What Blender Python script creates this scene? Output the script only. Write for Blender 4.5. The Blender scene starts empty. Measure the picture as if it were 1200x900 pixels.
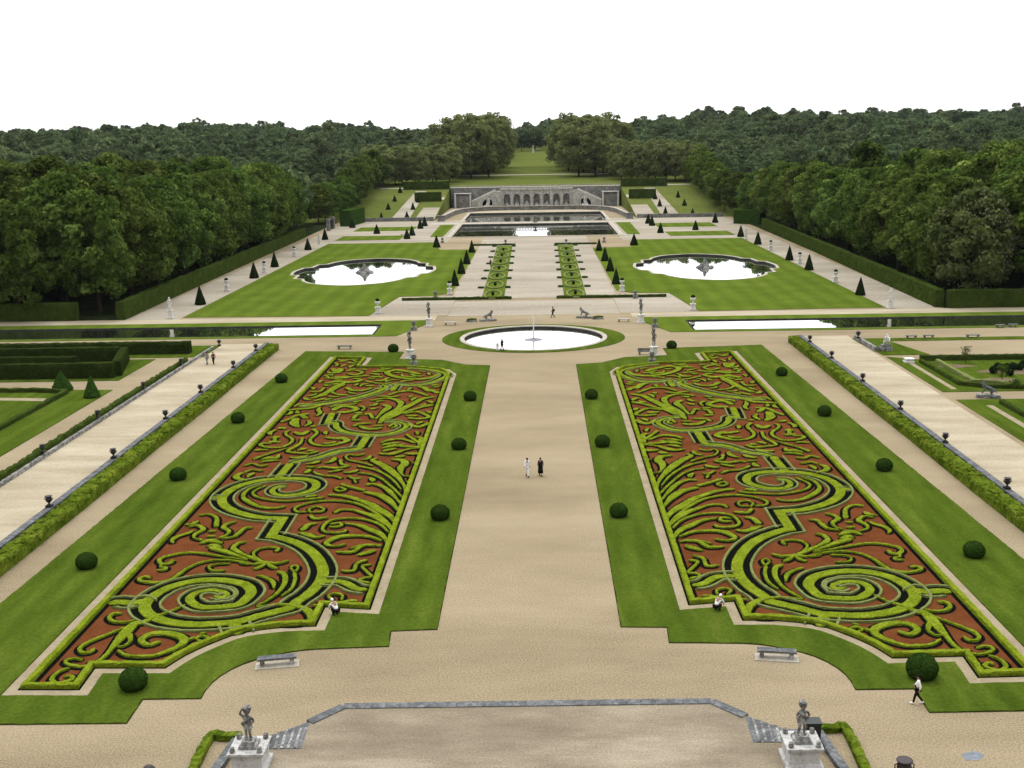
import bpy, bmesh, math, random
import numpy as np
from mathutils import Vector, Matrix, noise
from mathutils.geometry import tessellate_polygon
random.seed(7)
rnd = random.Random(11)
R = math.radians
scn = bpy.context.scene
COL = scn.collection

# ------------------------------------------------------------------ camera
PIT, YAW, ROL = R(12.20014), R(0.16583), R(-0.85714)
PCX, CX0, CH, F = 629.116, 0.96867, 32.0, 1330.0

def ray(px, py):
    a, b = px - PCX, py - 450
    c, s = math.cos(-ROL), math.sin(-ROL)
    a, b = c * a - s * b, s * a + c * b
    xr, d, u = a / F, 1.0, -b / F
    c, s = math.cos(PIT), math.sin(PIT)
    yr, zz = c * d + s * u, -s * d + c * u
    c, s = math.cos(YAW), math.sin(YAW)
    return c * xr - s * yr, s * xr + c * yr, zz

def G(px, py, z=0.0):
    """survey point of the photograph -> place on the level ground (metres)"""
    x, y, zz = ray(px, py)
    t = (z - CH) / zz
    return CX0 + x * t, y * t

def hz(X, Y):
    """height of the terrain"""
    ax = abs(X)
    if Y < 465: return 0.0
    up = 9.2 + max(0.0, Y - 552) * 0.0253
    if Y > 1000: up = 9.2 + 448 * 0.0253 + (min(Y, 1500) - 1000) * 0.018 + max(0.0, Y - 1500) * 0.004
    if Y > 800: up += min(1.0, (Y - 800) / 600) * ((-4.5 if X < -60 else -4.5 * (60 - X) / 120 if X < 60 else 0) + 6 * math.exp(-((X / Y - 0.27) / 0.17) ** 2) + 3 * math.sin(X * 0.012) + 2.5 * math.sin(X * 0.031 + 1))
    if ax < 41.0:
        return 0.0 if Y < 553 else up
    t = min(1.0, (Y - 465) / 87.0)
    return up if t >= 1 and Y > 552 else 9.2 * t

def Gh(px, py):
    """survey point -> place on the sloping terrain"""
    x, y, zz = ray(px, py)
    t = 300.0
    while t < 3000:
        X, Y, Z = CX0 + x * t, y * t, CH + zz * t
        if Z <= hz(X, Y): return X, Y, hz(X, Y)
        t += 1.0
    return X, Y, hz(X, Y)

cam = bpy.data.cameras.new('camera')
camo = bpy.data.objects.new('camera', cam); COL.objects.link(camo)
cam.sensor_width = 36; cam.lens = F / 1200 * 36
cam.shift_x = -(PCX - 600) / 1200
cam.clip_start = 0.5; cam.clip_end = 12000
camo.location = (CX0, 0, CH)
camo.rotation_euler = (Matrix.Rotation(YAW, 4, 'Z') @ Matrix.Rotation(math.pi / 2 - PIT, 4, 'X') @ Matrix.Rotation(ROL, 4, 'Z')).to_euler()
scn.camera = camo

# ------------------------------------------------------------------ light
w = bpy.data.worlds.new('World'); scn.world = w; w.use_nodes = True
nt = w.node_tree; nt.nodes.clear()
SUN_EL, SUN_AZ = R(66), R(-18)          # high, ahead and a little to the left, behind cloud
sky = nt.nodes.new('ShaderNodeTexSky'); sky.sky_type = 'NISHITA'; sky.sun_disc = False
sky.sun_elevation = SUN_EL; sky.sun_rotation = SUN_AZ
cloud = nt.nodes.new('ShaderNodeMix'); cloud.data_type = 'RGBA'; cloud.inputs['Factor'].default_value = 0.86
# closed cloud cover: brighter overhead than at the horizon
wtc = nt.nodes.new('ShaderNodeTexCoord'); wsp = nt.nodes.new('ShaderNodeSeparateXYZ'); nt.links.new(wtc.outputs['Generated'], wsp.inputs[0])
wmx = nt.nodes.new('ShaderNodeMath'); wmx.operation = 'MAXIMUM'; wmx.inputs[1].default_value = 0.0; nt.links.new(wsp.outputs['Z'], wmx.inputs[0])
wma = nt.nodes.new('ShaderNodeMath'); wma.operation = 'MULTIPLY_ADD'; wma.inputs[1].default_value = 38.0; wma.inputs[2].default_value = 19.6; nt.links.new(wmx.outputs[0], wma.inputs[0])
# the hidden sun stands ahead: that half of the cloud is the brighter one
waz = nt.nodes.new('ShaderNodeMath'); waz.operation = 'MULTIPLY_ADD'; waz.inputs[1].default_value = 0.40; waz.inputs[2].default_value = 0.66; nt.links.new(wsp.outputs['Y'], waz.inputs[0])
wml = nt.nodes.new('ShaderNodeMath'); wml.operation = 'MULTIPLY'; nt.links.new(wma.outputs[0], wml.inputs[0]); nt.links.new(waz.outputs[0], wml.inputs[1])
nt.links.new(wml.outputs[0], cloud.inputs['B'])
bg = nt.nodes.new('ShaderNodeBackground'); bg.inputs['Strength'].default_value = 0.1
out = nt.nodes.new('ShaderNodeOutputWorld')
nt.links.new(sky.outputs['Color'], cloud.inputs['A'])
nt.links.new(cloud.outputs['Result'], bg.inputs['Color'])
nt.links.new(bg.outputs['Background'], out.inputs['Surface'])
sun = bpy.data.lights.new('sun', 'SUN'); sun.energy = 1.5; sun.angle = R(10); sun.color = (1, 0.95, 0.87)
suno = bpy.data.objects.new('sun', sun); COL.objects.link(suno)
sd = Vector((math.sin(SUN_AZ) * math.cos(SUN_EL), math.cos(SUN_AZ) * math.cos(SUN_EL), math.sin(SUN_EL)))
suno.rotation_euler = sd.to_track_quat('Z', 'Y').to_euler()
scn.view_settings.view_transform = 'Standard'
scn.view_settings.look = 'None'
scn.view_settings.exposure = -0.5
scn.view_settings.gamma = 1.0
scn.view_settings.use_curve_mapping = False

# ------------------------------------------------------------------ materials
KA = 0.74
def mat(name, stops, scale=1.0, scale2=None, rough=0.9, bump=0.0, bscale=None, vary=0.0, coords='Object', stripe=None, spec=0.0, stretch=None, amt=0.5, stops2=None):
    """noise-driven colour ramp; stripe = (period, strength, axis) mower stripes; vary = per-object brightness"""
    m = bpy.data.materials.new(name); m.use_nodes = True
    t = m.node_tree; n = t.nodes; L = t.links; n.clear()
    o = n.new('ShaderNodeOutputMaterial'); p = n.new('ShaderNodeBsdfPrincipled')
    p.inputs['Roughness'].default_value = rough; p.inputs['Specular IOR Level'].default_value = spec
    L.new(p.outputs[0], o.inputs['Surface'])
    tc = n.new('ShaderNodeTexCoord'); src = tc.outputs[coords]
    if coords == 'World':
        pass
    if stretch:
        mp = n.new('ShaderNodeMapping'); mp.inputs['Scale'].default_value = stretch
        L.new(src, mp.inputs['Vector']); nsrc = mp.outputs['Vector']
    else: nsrc = src
    a = n.new('ShaderNodeTexNoise'); a.inputs['Scale'].default_value = scale; a.inputs['Detail'].default_value = 8; a.inputs['Roughness'].default_value = 0.65
    L.new(nsrc, a.inputs['Vector']); fac = a.outputs['Fac']
    if scale2:
        b = n.new('ShaderNodeTexNoise'); b.inputs['Scale'].default_value = scale2; b.inputs['Detail'].default_value = 6; b.inputs['Roughness'].default_value = 0.7
        L.new(src, b.inputs['Vector'])
        mx = n.new('ShaderNodeMix'); mx.inputs['Factor'].default_value = amt
        L.new(fac, mx.inputs['A']); L.new(b.outputs['Fac'], mx.inputs['B']); fac = mx.outputs['Result']
    r = n.new('ShaderNodeValToRGB'); L.new(fac, r.inputs['Fac'])
    el = r.color_ramp.elements
    while len(el) < len(stops): el.new(0.5)
    for e, (pos, c) in zip(el, stops): e.position = pos; e.color = (*[q * (1.0 if 'white' in name else KA) for q in c], 1)
    col = r.outputs['Color']
    if stripe:
        sp = n.new('ShaderNodeSeparateXYZ'); L.new(src, sp.inputs[0])
        dv = n.new('ShaderNodeMath'); dv.operation = 'MULTIPLY'; dv.inputs[1].default_value = 2 * math.pi / stripe[0]
        L.new(sp.outputs[stripe[2]], dv.inputs[0])
        wb = n.new('ShaderNodeTexNoise'); wb.inputs['Scale'].default_value = 0.15; L.new(src, wb.inputs['Vector'])
        ad = n.new('ShaderNodeMath'); ad.operation = 'MULTIPLY_ADD'; ad.inputs[1].default_value = 2.0
        L.new(wb.outputs['Fac'], ad.inputs[0]); L.new(dv.outputs[0], ad.inputs[2])
        sn = n.new('ShaderNodeMath'); sn.operation = 'SINE'; L.new(ad.outputs[0], sn.inputs[0])
        sc = n.new('ShaderNodeMath'); sc.operation = 'MULTIPLY_ADD'; sc.inputs[1].default_value = stripe[1]; sc.inputs[2].default_value = 1.0
        L.new(sn.outputs[0], sc.inputs[0])
        mu = n.new('ShaderNodeMix'); mu.data_type = 'RGBA'; mu.blend_type = 'MULTIPLY'; mu.inputs['Factor'].default_value = 1
        L.new(col, mu.inputs['A']); L.new(sc.outputs[0], mu.inputs['B']); col = mu.outputs['Result']
    if vary:
        oi = n.new('ShaderNodeObjectInfo')
        hs = n.new('ShaderNodeHueSaturation')
        v1 = n.new('ShaderNodeMath'); v1.operation = 'MULTIPLY_ADD'; v1.inputs[1].default_value = 2 * vary; v1.inputs[2].default_value = 1 - vary
        L.new(oi.outputs['Random'], v1.inputs[0]); L.new(v1.outputs[0], hs.inputs['Value'])
        fr = n.new('ShaderNodeMath'); fr.operation = 'FRACT'
        m7 = n.new('ShaderNodeMath'); m7.operation = 'MULTIPLY'; m7.inputs[1].default_value = 7.31
        L.new(oi.outputs['Random'], m7.inputs[0]); L.new(m7.outputs[0], fr.inputs[0])
        v2 = n.new('ShaderNodeMath'); v2.operation = 'MULTIPLY_ADD'; v2.inputs[1].default_value = 0.032 * min(1, vary * 3); v2.inputs[2].default_value = 0.5 - 0.011 * min(1, vary * 3)
        L.new(fr.outputs[0], v2.inputs[0]); L.new(v2.outputs[0], hs.inputs['Hue'])
        L.new(col, hs.inputs['Color']); col = hs.outputs['Color']
    L.new(col, p.inputs['Base Color'])
    if bump:
        bn = n.new('ShaderNodeTexNoise'); bn.inputs['Scale'].default_value = bscale or scale * 4; bn.inputs['Detail'].default_value = 4
        L.new(src, bn.inputs['Vector'])
        bp = n.new('ShaderNodeBump'); bp.inputs['Strength'].default_value = bump; bp.inputs['Distance'].default_value = 0.15
        L.new(bn.outputs['Fac'], bp.inputs['Height']); L.new(bp.outputs[0], p.inputs['Normal'])
    return m

def leafmat(name, stops, scale, vary):
    m = mat(name, stops, scale=scale, scale2=scale * 5, rough=0.7, vary=vary, spec=0.0, amt=0.36)
    t = m.node_tree; n = t.nodes; L = t.links
    p = [x for x in n if x.type == 'BSDF_PRINCIPLED'][0]; o = [x for x in n if x.type == 'OUTPUT_MATERIAL'][0]
    tr = n.new('ShaderNodeBsdfTranslucent'); mx = n.new('ShaderNodeMixShader'); mx.inputs[0].default_value = 0.22
    L.new(p.inputs['Base Color'].links[0].from_socket, tr.inputs['Color'])
    L.new(p.outputs[0], mx.inputs[1]); L.new(tr.outputs[0], mx.inputs[2]); L.new(mx.outputs[0], o.inputs['Surface'])
    return m

def watermat(name, tint, gloss, wave=0.02, ws=0.6):
    m = bpy.data.materials.new(name); m.use_nodes = True
    t = m.node_tree; n = t.nodes; L = t.links; n.clear()
    o = n.new('ShaderNodeOutputMaterial'); g = n.new('ShaderNodeBsdfGlossy'); d = n.new('ShaderNodeBsdfDiffuse'); mx = n.new('ShaderNodeMixShader')
    g.inputs['Roughness'].default_value = 0.015; g.inputs['Color'].default_value = (0.97, 0.98, 1, 1)
    d.inputs['Color'].default_value = (*tint, 1); mx.inputs[0].default_value = gloss
    tc = n.new('ShaderNodeTexCoord'); nz = n.new('ShaderNodeTexNoise'); nz.inputs['Scale'].default_value = ws; nz.inputs['Detail'].default_value = 3
    L.new(tc.outputs['Object'], nz.inputs['Vector'])
    b = n.new('ShaderNodeBump'); b.inputs['Strength'].default_value = wave; b.inputs['Distance'].default_value = 0.3
    L.new(nz.outputs['Fac'], b.inputs['Height']); L.new(b.outputs[0], g.inputs['Normal'])
    L.new(d.outputs[0], mx.inputs[1]); L.new(g.outputs[0], mx.inputs[2]); L.new(mx.outputs[0], o.inputs['Surface'])
    return m

M = {}
M['gravel'] = mat('gravel', [(0.37, (0.18, 0.14, 0.083)), (0.5, (0.345, 0.28, 0.18)), (0.63, (0.48, 0.40, 0.275))], scale=0.07, scale2=9, bump=0.12, bscale=14, stretch=(0.45, 1.2, 1), amt=0.66)
M['pale_gravel'] = mat('pale_gravel', [(0.34, (0.33, 0.275, 0.185)), (0.5, (0.47, 0.405, 0.29)), (0.66, (0.60, 0.54, 0.41))], scale=0.13, scale2=3, bump=0.2, bscale=6, stretch=(0.5, 1.8, 1), amt=0.35)
M['terrace_gravel'] = mat('terrace_gravel', [(0.38, (0.18, 0.147, 0.105)), (0.5, (0.285, 0.238, 0.172)), (0.63, (0.46, 0.40, 0.30))], scale=0.16, scale2=8, bump=0.12, bscale=14, stretch=(0.6, 1.6, 1), amt=0.4)
M['far_gravel'] = mat('far_gravel', [(0.34, (0.27, 0.235, 0.178)), (0.5, (0.405, 0.362, 0.288)), (0.66, (0.53, 0.485, 0.40))], scale=0.06, scale2=1.5, stretch=(0.4, 1.5, 1), amt=0.4)
M['lawn'] = mat('lawn', [(0.3, (0.034, 0.058, 0.006)), (0.5, (0.073, 0.114, 0.012)), (0.68, (0.132, 0.172, 0.024))], scale=0.28, scale2=4.0, bump=0.4, bscale=9, stripe=(1.9, 0.06, 0), amt=0.45, stretch=(1.6, 0.35, 1))
M['far_lawn'] = mat('far_lawn', [(0.3, (0.066, 0.105, 0.012)), (0.5, (0.105, 0.155, 0.018)), (0.7, (0.155, 0.20, 0.030))], scale=0.09, scale2=1.3, stripe=(4.5, 0.09, 0), amt=0.45)
M['hill_grass'] = mat('hill_grass', [(0.34, (0.085, 0.11, 0.022)), (0.5, (0.13, 0.16, 0.036)), (0.66, (0.19, 0.205, 0.06))], scale=0.03, scale2=0.5, stretch=(0.3, 1, 1))
M['soil_shade_edge'] = mat('soil_shade_edge', [(0.3, (0.02, 0.02, 0.006)), (0.7, (0.05, 0.04, 0.015))], scale=3)
M['brick_grit'] = mat('brick_grit', [(0.3, (0.085, 0.028, 0.010)), (0.5, (0.15, 0.049, 0.018)), (0.70, (0.205, 0.078, 0.031))], scale=0.5, scale2=6, bump=0.3, bscale=9)
M['coal_and_shade'] = mat('coal_and_shade', [(0.3, (0.003, 0.004, 0.003)), (0.7, (0.010, 0.011, 0.008))], scale=5)  # black of the coal strips, also used as painted shade by hedges and cave
M['box_green'] = mat('box_green', [(0.34, (0.066, 0.10, 0.005)), (0.5, (0.19, 0.25, 0.014)), (0.66, (0.34, 0.40, 0.038))], scale=0.9, scale2=7, bump=0.7, bscale=9, amt=0.6)
M['box_pale'] = mat('box_pale', [(0.3, (0.12, 0.15, 0.035)), (0.5, (0.20, 0.235, 0.075)), (0.7, (0.30, 0.33, 0.15))], scale=1.0, scale2=7, bump=0.6, bscale=9, amt=0.6)
M['box_ball'] = mat('box_ball', [(0.3, (0.012, 0.026, 0.004)), (0.5, (0.028, 0.06, 0.009)), (0.7, (0.06, 0.105, 0.018))], scale=2.0, scale2=9, bump=0.8, bscale=9, amt=0.6, vary=0.12)
M['yew'] = mat('yew', [(0.3, (0.006, 0.011, 0.004)), (0.5, (0.012, 0.022, 0.007)), (0.7, (0.03, 0.045, 0.013))], scale=1.6, scale2=7, bump=0.8, bscale=7, vary=0.15)
M['cone_green'] = mat('cone_green', [(0.3, (0.015, 0.035, 0.006)), (0.5, (0.03, 0.07, 0.011)), (0.7, (0.06, 0.12, 0.02))], scale=1.6, scale2=7, bump=0.8, bscale=7, vary=0.1)
M['hedge_dark'] = mat('hedge_dark', [(0.3, (0.018, 0.030, 0.006)), (0.5, (0.045, 0.070, 0.012)), (0.7, (0.09, 0.125, 0.026))], scale=0.5, scale2=3, bump=0.8, bscale=4, amt=0.55)
M['hedge_yellow'] = mat('hedge_yellow', [(0.36, (0.022, 0.045, 0.005)), (0.48, (0.085, 0.13, 0.010)), (0.60, (0.18, 0.225, 0.025)), (0.74, (0.29, 0.27, 0.04))], scale=0.7, scale2=4, bump=0.8, bscale=4, amt=0.5)  # yellow green foliage, tone varying at random
M['stone'] = mat('stone', [(0.38, (0.05, 0.05, 0.047)), (0.5, (0.25, 0.245, 0.23)), (0.62, (0.60, 0.59, 0.56))], scale=1.6, scale2=5, bump=0.3, bscale=6)
M['white_stone'] = mat('white_stone', [(0.3, (0.30, 0.29, 0.27)), (0.48, (0.62, 0.61, 0.58)), (0.7, (0.78, 0.77, 0.74))], scale=0.8, scale2=5, bump=0.2, bscale=6)
M['dark_stone'] = mat('dark_stone', [(0.36, (0.09, 0.09, 0.086)), (0.5, (0.24, 0.235, 0.22)), (0.64, (0.48, 0.47, 0.45))], scale=0.6, scale2=4, bump=0.4, bscale=3)
M['facade_stone'] = mat('facade_stone', [(0.34, (0.27, 0.262, 0.245)), (0.5, (0.58, 0.57, 0.535)), (0.66, (0.86, 0.85, 0.80))], scale=0.5, scale2=2, bump=0.3, bscale=2)
M['coping'] = mat('coping', [(0.3, (0.055, 0.06, 0.065)), (0.5, (0.15, 0.158, 0.165)), (0.7, (0.36, 0.36, 0.36))], scale=1.4, scale2=4, bump=0.3, bscale=5)
M['rim'] = mat('rim', [(0.3, (0.30, 0.27, 0.21)), (0.5, (0.50, 0.46, 0.38)), (0.7, (0.66, 0.62, 0.54))], scale=0.6, scale2=3)
M['basin_wall'] = mat('basin_wall', [(0.3, (0.015, 0.017, 0.014)), (0.5, (0.045, 0.047, 0.04)), (0.7, (0.11, 0.105, 0.09))], scale=0.8, scale2=3)
M['hedge_deep'] = mat('hedge_deep', [(0.3, (0.010, 0.016, 0.004)), (0.5, (0.024, 0.038, 0.008)), (0.7, (0.055, 0.08, 0.018))], scale=0.6, scale2=3, bump=0.8, bscale=4, amt=0.55)
M['pale_grey_stone'] = mat('pale_grey_stone', [(0.34, (0.22, 0.215, 0.205)), (0.48, (0.58, 0.57, 0.55)), (0.66, (0.78, 0.77, 0.75))], scale=1.3, scale2=6, bump=0.3, bscale=6)
M['leaf_p'] = leafmat('leaf_pale', [(0.36, (0.05, 0.075, 0.02)), (0.5, (0.13, 0.17, 0.05)), (0.66, (0.26, 0.29, 0.13))], 0.35, 0.05)
M['walk'] = mat('walk', [(0.3, (0.24, 0.195, 0.12)), (0.5, (0.36, 0.30, 0.20)), (0.7, (0.46, 0.40, 0.28))], scale=0.6, scale2=4)
M['bronze'] = mat('bronze', [(0.3, (0.006, 0.006, 0.006)), (0.6, (0.018, 0.018, 0.017))], scale=4, rough=0.55, spec=0.4, vary=0.1)
M['iron_red'] = mat('iron_red', [(0.3, (0.010, 0.005, 0.006)), (0.6, (0.028, 0.012, 0.014))], scale=6, rough=0.5, spec=0.4)
M['bin_green'] = mat('bin_green', [(0.3, (0.006, 0.012, 0.010)), (0.6, (0.014, 0.024, 0.019))], scale=6, rough=0.5, spec=0.4)
M['steel'] = mat('steel', [(0.3, (0.16, 0.18, 0.21)), (0.6, (0.28, 0.31, 0.35))], scale=2.5, rough=0.5)
M['bark'] = mat('bark', [(0.3, (0.03, 0.024, 0.017)), (0.6, (0.075, 0.06, 0.045))], scale=1.5, bump=0.5)
M['soil'] = mat('soil', [(0.3, (0.10, 0.075, 0.05)), (0.6, (0.22, 0.17, 0.115))], scale=0.6, scale2=4)
M['skin'] = mat('skin', [(0.3, (0.36, 0.20, 0.14)), (0.6, (0.42, 0.25, 0.18))], scale=8, rough=0.6)
M['hair'] = mat('hair', [(0.3, (0.012, 0.009, 0.007)), (0.6, (0.03, 0.022, 0.016))], scale=20)
M['cloth_white'] = mat('cloth_white', [(0.3, (0.72, 0.72, 0.72)), (0.6, (0.82, 0.82, 0.82))], scale=6)
M['cloth_black'] = mat('cloth_black', [(0.3, (0.008, 0.008, 0.009)), (0.6, (0.018, 0.018, 0.02))], scale=6)
M['cloth_red'] = mat('cloth_red', [(0.3, (0.14, 0.02, 0.03)), (0.6, (0.2, 0.035, 0.04))], scale=6)
M['cloth_grey'] = mat('cloth_grey', [(0.3, (0.25, 0.25, 0.27)), (0.6, (0.36, 0.36, 0.38))], scale=6)
M['spray'] = mat('spray', [(0.3, (0.75, 0.77, 0.8)), (0.6, (0.85, 0.86, 0.88))], scale=4, rough=0.4)
M['rosette'] = mat('rosette', [(0.3, (0.02, 0.018, 0.012)), (0.6, (0.06, 0.055, 0.035))], scale=1, bump=0.5)
M['water'] = watermat('water', (0.05, 0.06, 0.04), 0.90, wave=0.004)
M['leaf_a'] = leafmat('leaf_dark', [(0.37, (0.028, 0.049, 0.009)), (0.5, (0.105, 0.158, 0.027)), (0.63, (0.255, 0.335, 0.078))], 0.2, 0.34)
M['leaf_b'] = leafmat('leaf_olive', [(0.34, (0.12, 0.155, 0.05)), (0.5, (0.235, 0.275, 0.098)), (0.66, (0.36, 0.39, 0.165))], 0.2, 0.15)
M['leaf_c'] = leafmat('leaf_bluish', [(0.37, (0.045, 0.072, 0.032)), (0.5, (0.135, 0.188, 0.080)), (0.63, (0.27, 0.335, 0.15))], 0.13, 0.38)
M['leaf_y'] = leafmat('leaf_fresh', [(0.3, (0.06, 0.11, 0.008)), (0.5, (0.11, 0.18, 0.012)), (0.7, (0.19, 0.25, 0.03))], 0.3, 0.15)
M['blossom'] = mat('blossom', [(0.3, (0.17, 0.19, 0.10)), (0.6, (0.30, 0.31, 0.20))], scale=3)
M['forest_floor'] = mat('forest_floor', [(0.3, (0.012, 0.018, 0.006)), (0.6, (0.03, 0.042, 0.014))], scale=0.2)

# ------------------------------------------------------------------ mesh helpers
class MB:
    def __init__(s): s.v = []; s.f = []
    def add(s, vs, fs):
        k = len(s.v); s.v += [tuple(a) for a in vs]; s.f += [tuple(i + k for i in f) for f in fs]
    def build(s, name, m, parent=None, origin=(0, 0, 0), smooth=False):
        me = bpy.data.meshes.new(name)
        ox, oy, oz = origin
        me.from_pydata([(x - ox, y - oy, z - oz) for x, y, z in s.v], [], s.f)
        if smooth: me.polygons.foreach_set('use_smooth', [True] * len(me.polygons))
        me.update()
        bm = bmesh.new(); bm.from_mesh(me); bmesh.ops.recalc_face_normals(bm, faces=bm.faces[:]); bm.to_mesh(me); bm.free()
        me.materials.append(m)
        o = bpy.data.objects.new(name, me); COL.objects.link(o)
        if parent: o.parent = parent
        else: o.location = origin
        return o

def tag(o, label=None, cat=None, group=None, kind=None):
    if label: o['label'] = label
    if cat: o['category'] = cat
    if group: o['group'] = group
    if kind: o['kind'] = kind
    return o

def empty(name, loc, label=None, cat=None, group=None, rz=0.0):
    o = bpy.data.objects.new(name, None); COL.objects.link(o)
    o.location = loc; o.rotation_euler = (0, 0, rz); o.empty_display_size = 0.3
    return tag(o, label, cat, group)

def copy_tree(o, loc, label, group=None, rz=0.0, scale=None, sub=None):
    c = o.copy(); COL.objects.link(c)
    c.location = loc; c.rotation_euler = (0, 0, rz)
    if scale is not None: c.scale = scale if isinstance(scale, tuple) else (scale,) * 3
    c['label'] = label
    if group: c['group'] = group
    for ch in KIDS.get(o.name, []):
        d = ch.copy(); COL.objects.link(d); d.parent = c
        for g in KIDS.get(ch.name, []):
            e = g.copy(); COL.objects.link(e); e.parent = d
    return c
KIDS = {}
def kid(parent, child):
    KIDS.setdefault(parent.name, []).append(child); return child

def box(mb, x0, x1, y0, y1, z0, z1, taper=0.0):
    t = taper
    mb.add([(x0, y0, z0), (x1, y0, z0), (x1, y1, z0), (x0, y1, z0), (x0 + t, y0 + t, z1), (x1 - t, y0 + t, z1), (x1 - t, y1 - t, z1), (x0 + t, y1 - t, z1)],
           [(0, 3, 2, 1), (4, 5, 6, 7), (0, 1, 5, 4), (1, 2, 6, 5), (2, 3, 7, 6), (3, 0, 4, 7)])

def sheet(mb, loops, z):
    """flat polygon with holes"""
    ls = [[Vector((x, y, 0)) for x, y in l] for l in loops]
    flat = [p for l in ls for p in l]
    mb.add([(p.x, p.y, z) for p in flat], tessellate_polygon(ls))

def prism(mb, loops, z0, z1, bottom=False):
    sheet(mb, loops, z1)
    for l in loops:
        n = len(l)
        mb.add([(x, y, z0) for x, y in l] + [(x, y, z1) for x, y in l], [(i, (i + 1) % n, n + (i + 1) % n, n + i) for i in range(n)])

def skirt(mb, loop, z0, z1):
    n = len(loop)
    mb.add([(x, y, z0) for x, y in loop] + [(x, y, z1) for x, y in loop], [(i, (i + 1) % n, n + (i + 1) % n, n + i) for i in range(n)])

def lathe(mb, prof, seg=16, c=(0, 0, 0)):
    k = len(prof); vs = []
    for r, z in prof:
        for i in range(seg):
            a = 2 * math.pi * i / seg; vs.append((c[0] + r * math.cos(a), c[1] + r * math.sin(a), c[2] + z))
    fs = [(j * seg + i, j * seg + (i + 1) % seg, (j + 1) * seg + (i + 1) % seg, (j + 1) * seg + i) for j in range(k - 1) for i in range(seg)]
    fs += [tuple(range(seg))[::-1], tuple((k - 1) * seg + i for i in range(seg))]
    mb.add(vs, fs)

def tube(mb, pts, rad, seg=8):
    pts = [Vector(p) for p in pts]; n = len(pts)
    vs = []; prev = None
    for i, p in enumerate(pts):
        d = (pts[min(i + 1, n - 1)] - pts[max(i - 1, 0)]).normalized()
        a = d.orthogonal().normalized() if prev is None else (prev - d * prev.dot(d)).normalized()
        prev = a; b = d.cross(a)
        r = rad[i] if isinstance(rad, (list, tuple)) else rad
        for k in range(seg):
            t = 2 * math.pi * k / seg; vs.append(p + (a * math.cos(t) + b * math.sin(t)) * r)
    fs = [(i * seg + k, i * seg + (k + 1) % seg, (i + 1) * seg + (k + 1) % seg, (i + 1) * seg + k) for i in range(n - 1) for k in range(seg)]
    fs += [tuple(range(seg))[::-1], tuple((n - 1) * seg + k for k in range(seg))]
    mb.add(vs, fs)

def blob(mb, c, r, sub=2, jit=0.0, fr=1.0, seed=0, zmin=None):
    bm = bmesh.new(); bmesh.ops.create_icosphere(bm, subdivisions=sub, radius=1.0)
    rx, ry, rz_ = r if isinstance(r, tuple) else (r, r, r)
    vs = []
    for v in bm.verts:
        k = 1 + jit * noise.noise(v.co * fr + Vector((seed * 3.1, seed, 0)))
        z = c[2] + v.co.z * rz_ * k
        if zmin is not None: z = max(z, zmin)
        vs.append((c[0] + v.co.x * rx * k, c[1] + v.co.y * ry * k, z))
    mb.add(vs, [tuple(v.index for v in f.verts) for f in bm.faces]); bm.free()

def flipx(o):
    """mirror a finished mesh object about the garden's long axis"""
def mirror(loop): return [(-x, y) for x, y in loop][::-1]

def cr(pts, step):
    """centripetal-ish Catmull-Rom through pts, resampled"""
    if len(pts) == 2: q = pts
    else:
        P = [(2 * pts[0][0] - pts[1][0], 2 * pts[0][1] - pts[1][1])] + list(pts) + [(2 * pts[-1][0] - pts[-2][0], 2 * pts[-1][1] - pts[-2][1])]
        q = []
        for i in range(1, len(P) - 2):
            p0, p1, p2, p3 = P[i - 1:i + 3]
            for k in range(10):
                t = k / 10
                q.append(tuple(0.5 * (2 * b + (c - a) * t + (2 * a - 5 * b + 4 * c - d) * t * t + (3 * b - a - 3 * c + d) * t ** 3) for a, b, c, d in zip(p0, p1, p2, p3)))
        q.append(pts[-1])
    # resample evenly
    o = [q[0]]; acc = 0
    L = [0]
    for a, b in zip(q, q[1:]): L.append(L[-1] + math.dist(a, b))
    n = max(2, int(L[-1] / step) + 1)
    res = []; j = 0
    for i in range(n + 1):
        s = L[-1] * i / n
        while j < len(L) - 2 and L[j + 1] < s: j += 1
        d = L[j + 1] - L[j]; t = (s - L[j]) / d if d > 1e-9 else 0
        res.append((q[j][0] + (q[j + 1][0] - q[j][0]) * t, q[j][1] + (q[j + 1][1] - q[j][1]) * t))
    return res

def normals(p):
    n = len(p); out = []
    for i in range(n):
        a = p[max(i - 1, 0)]; b = p[i]; c = p[min(i + 1, n - 1)]
        d1 = Vector((b[0] - a[0], b[1] - a[1])); d2 = Vector((c[0] - b[0], c[1] - b[1]))
        if d1.length < 1e-9: d1 = d2
        if d2.length < 1e-9: d2 = d1
        d1.normalize(); d2.normalize(); t = (d1 + d2)
        t = t.normalized() if t.length > 1e-6 else d1
        k = min(1.8, 1 / max(0.3, t.dot(d2)))
        out.append((-t.y * k, t.x * k))
    return out

def lerpw(ws, t):
    if not isinstance(ws, (list, tuple)): return ws
    x = t * (len(ws) - 1); i = min(int(x), len(ws) - 2)
    return ws[i] + (ws[i + 1] - ws[i]) * (x - i) if len(ws) > 1 else ws[0]

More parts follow.
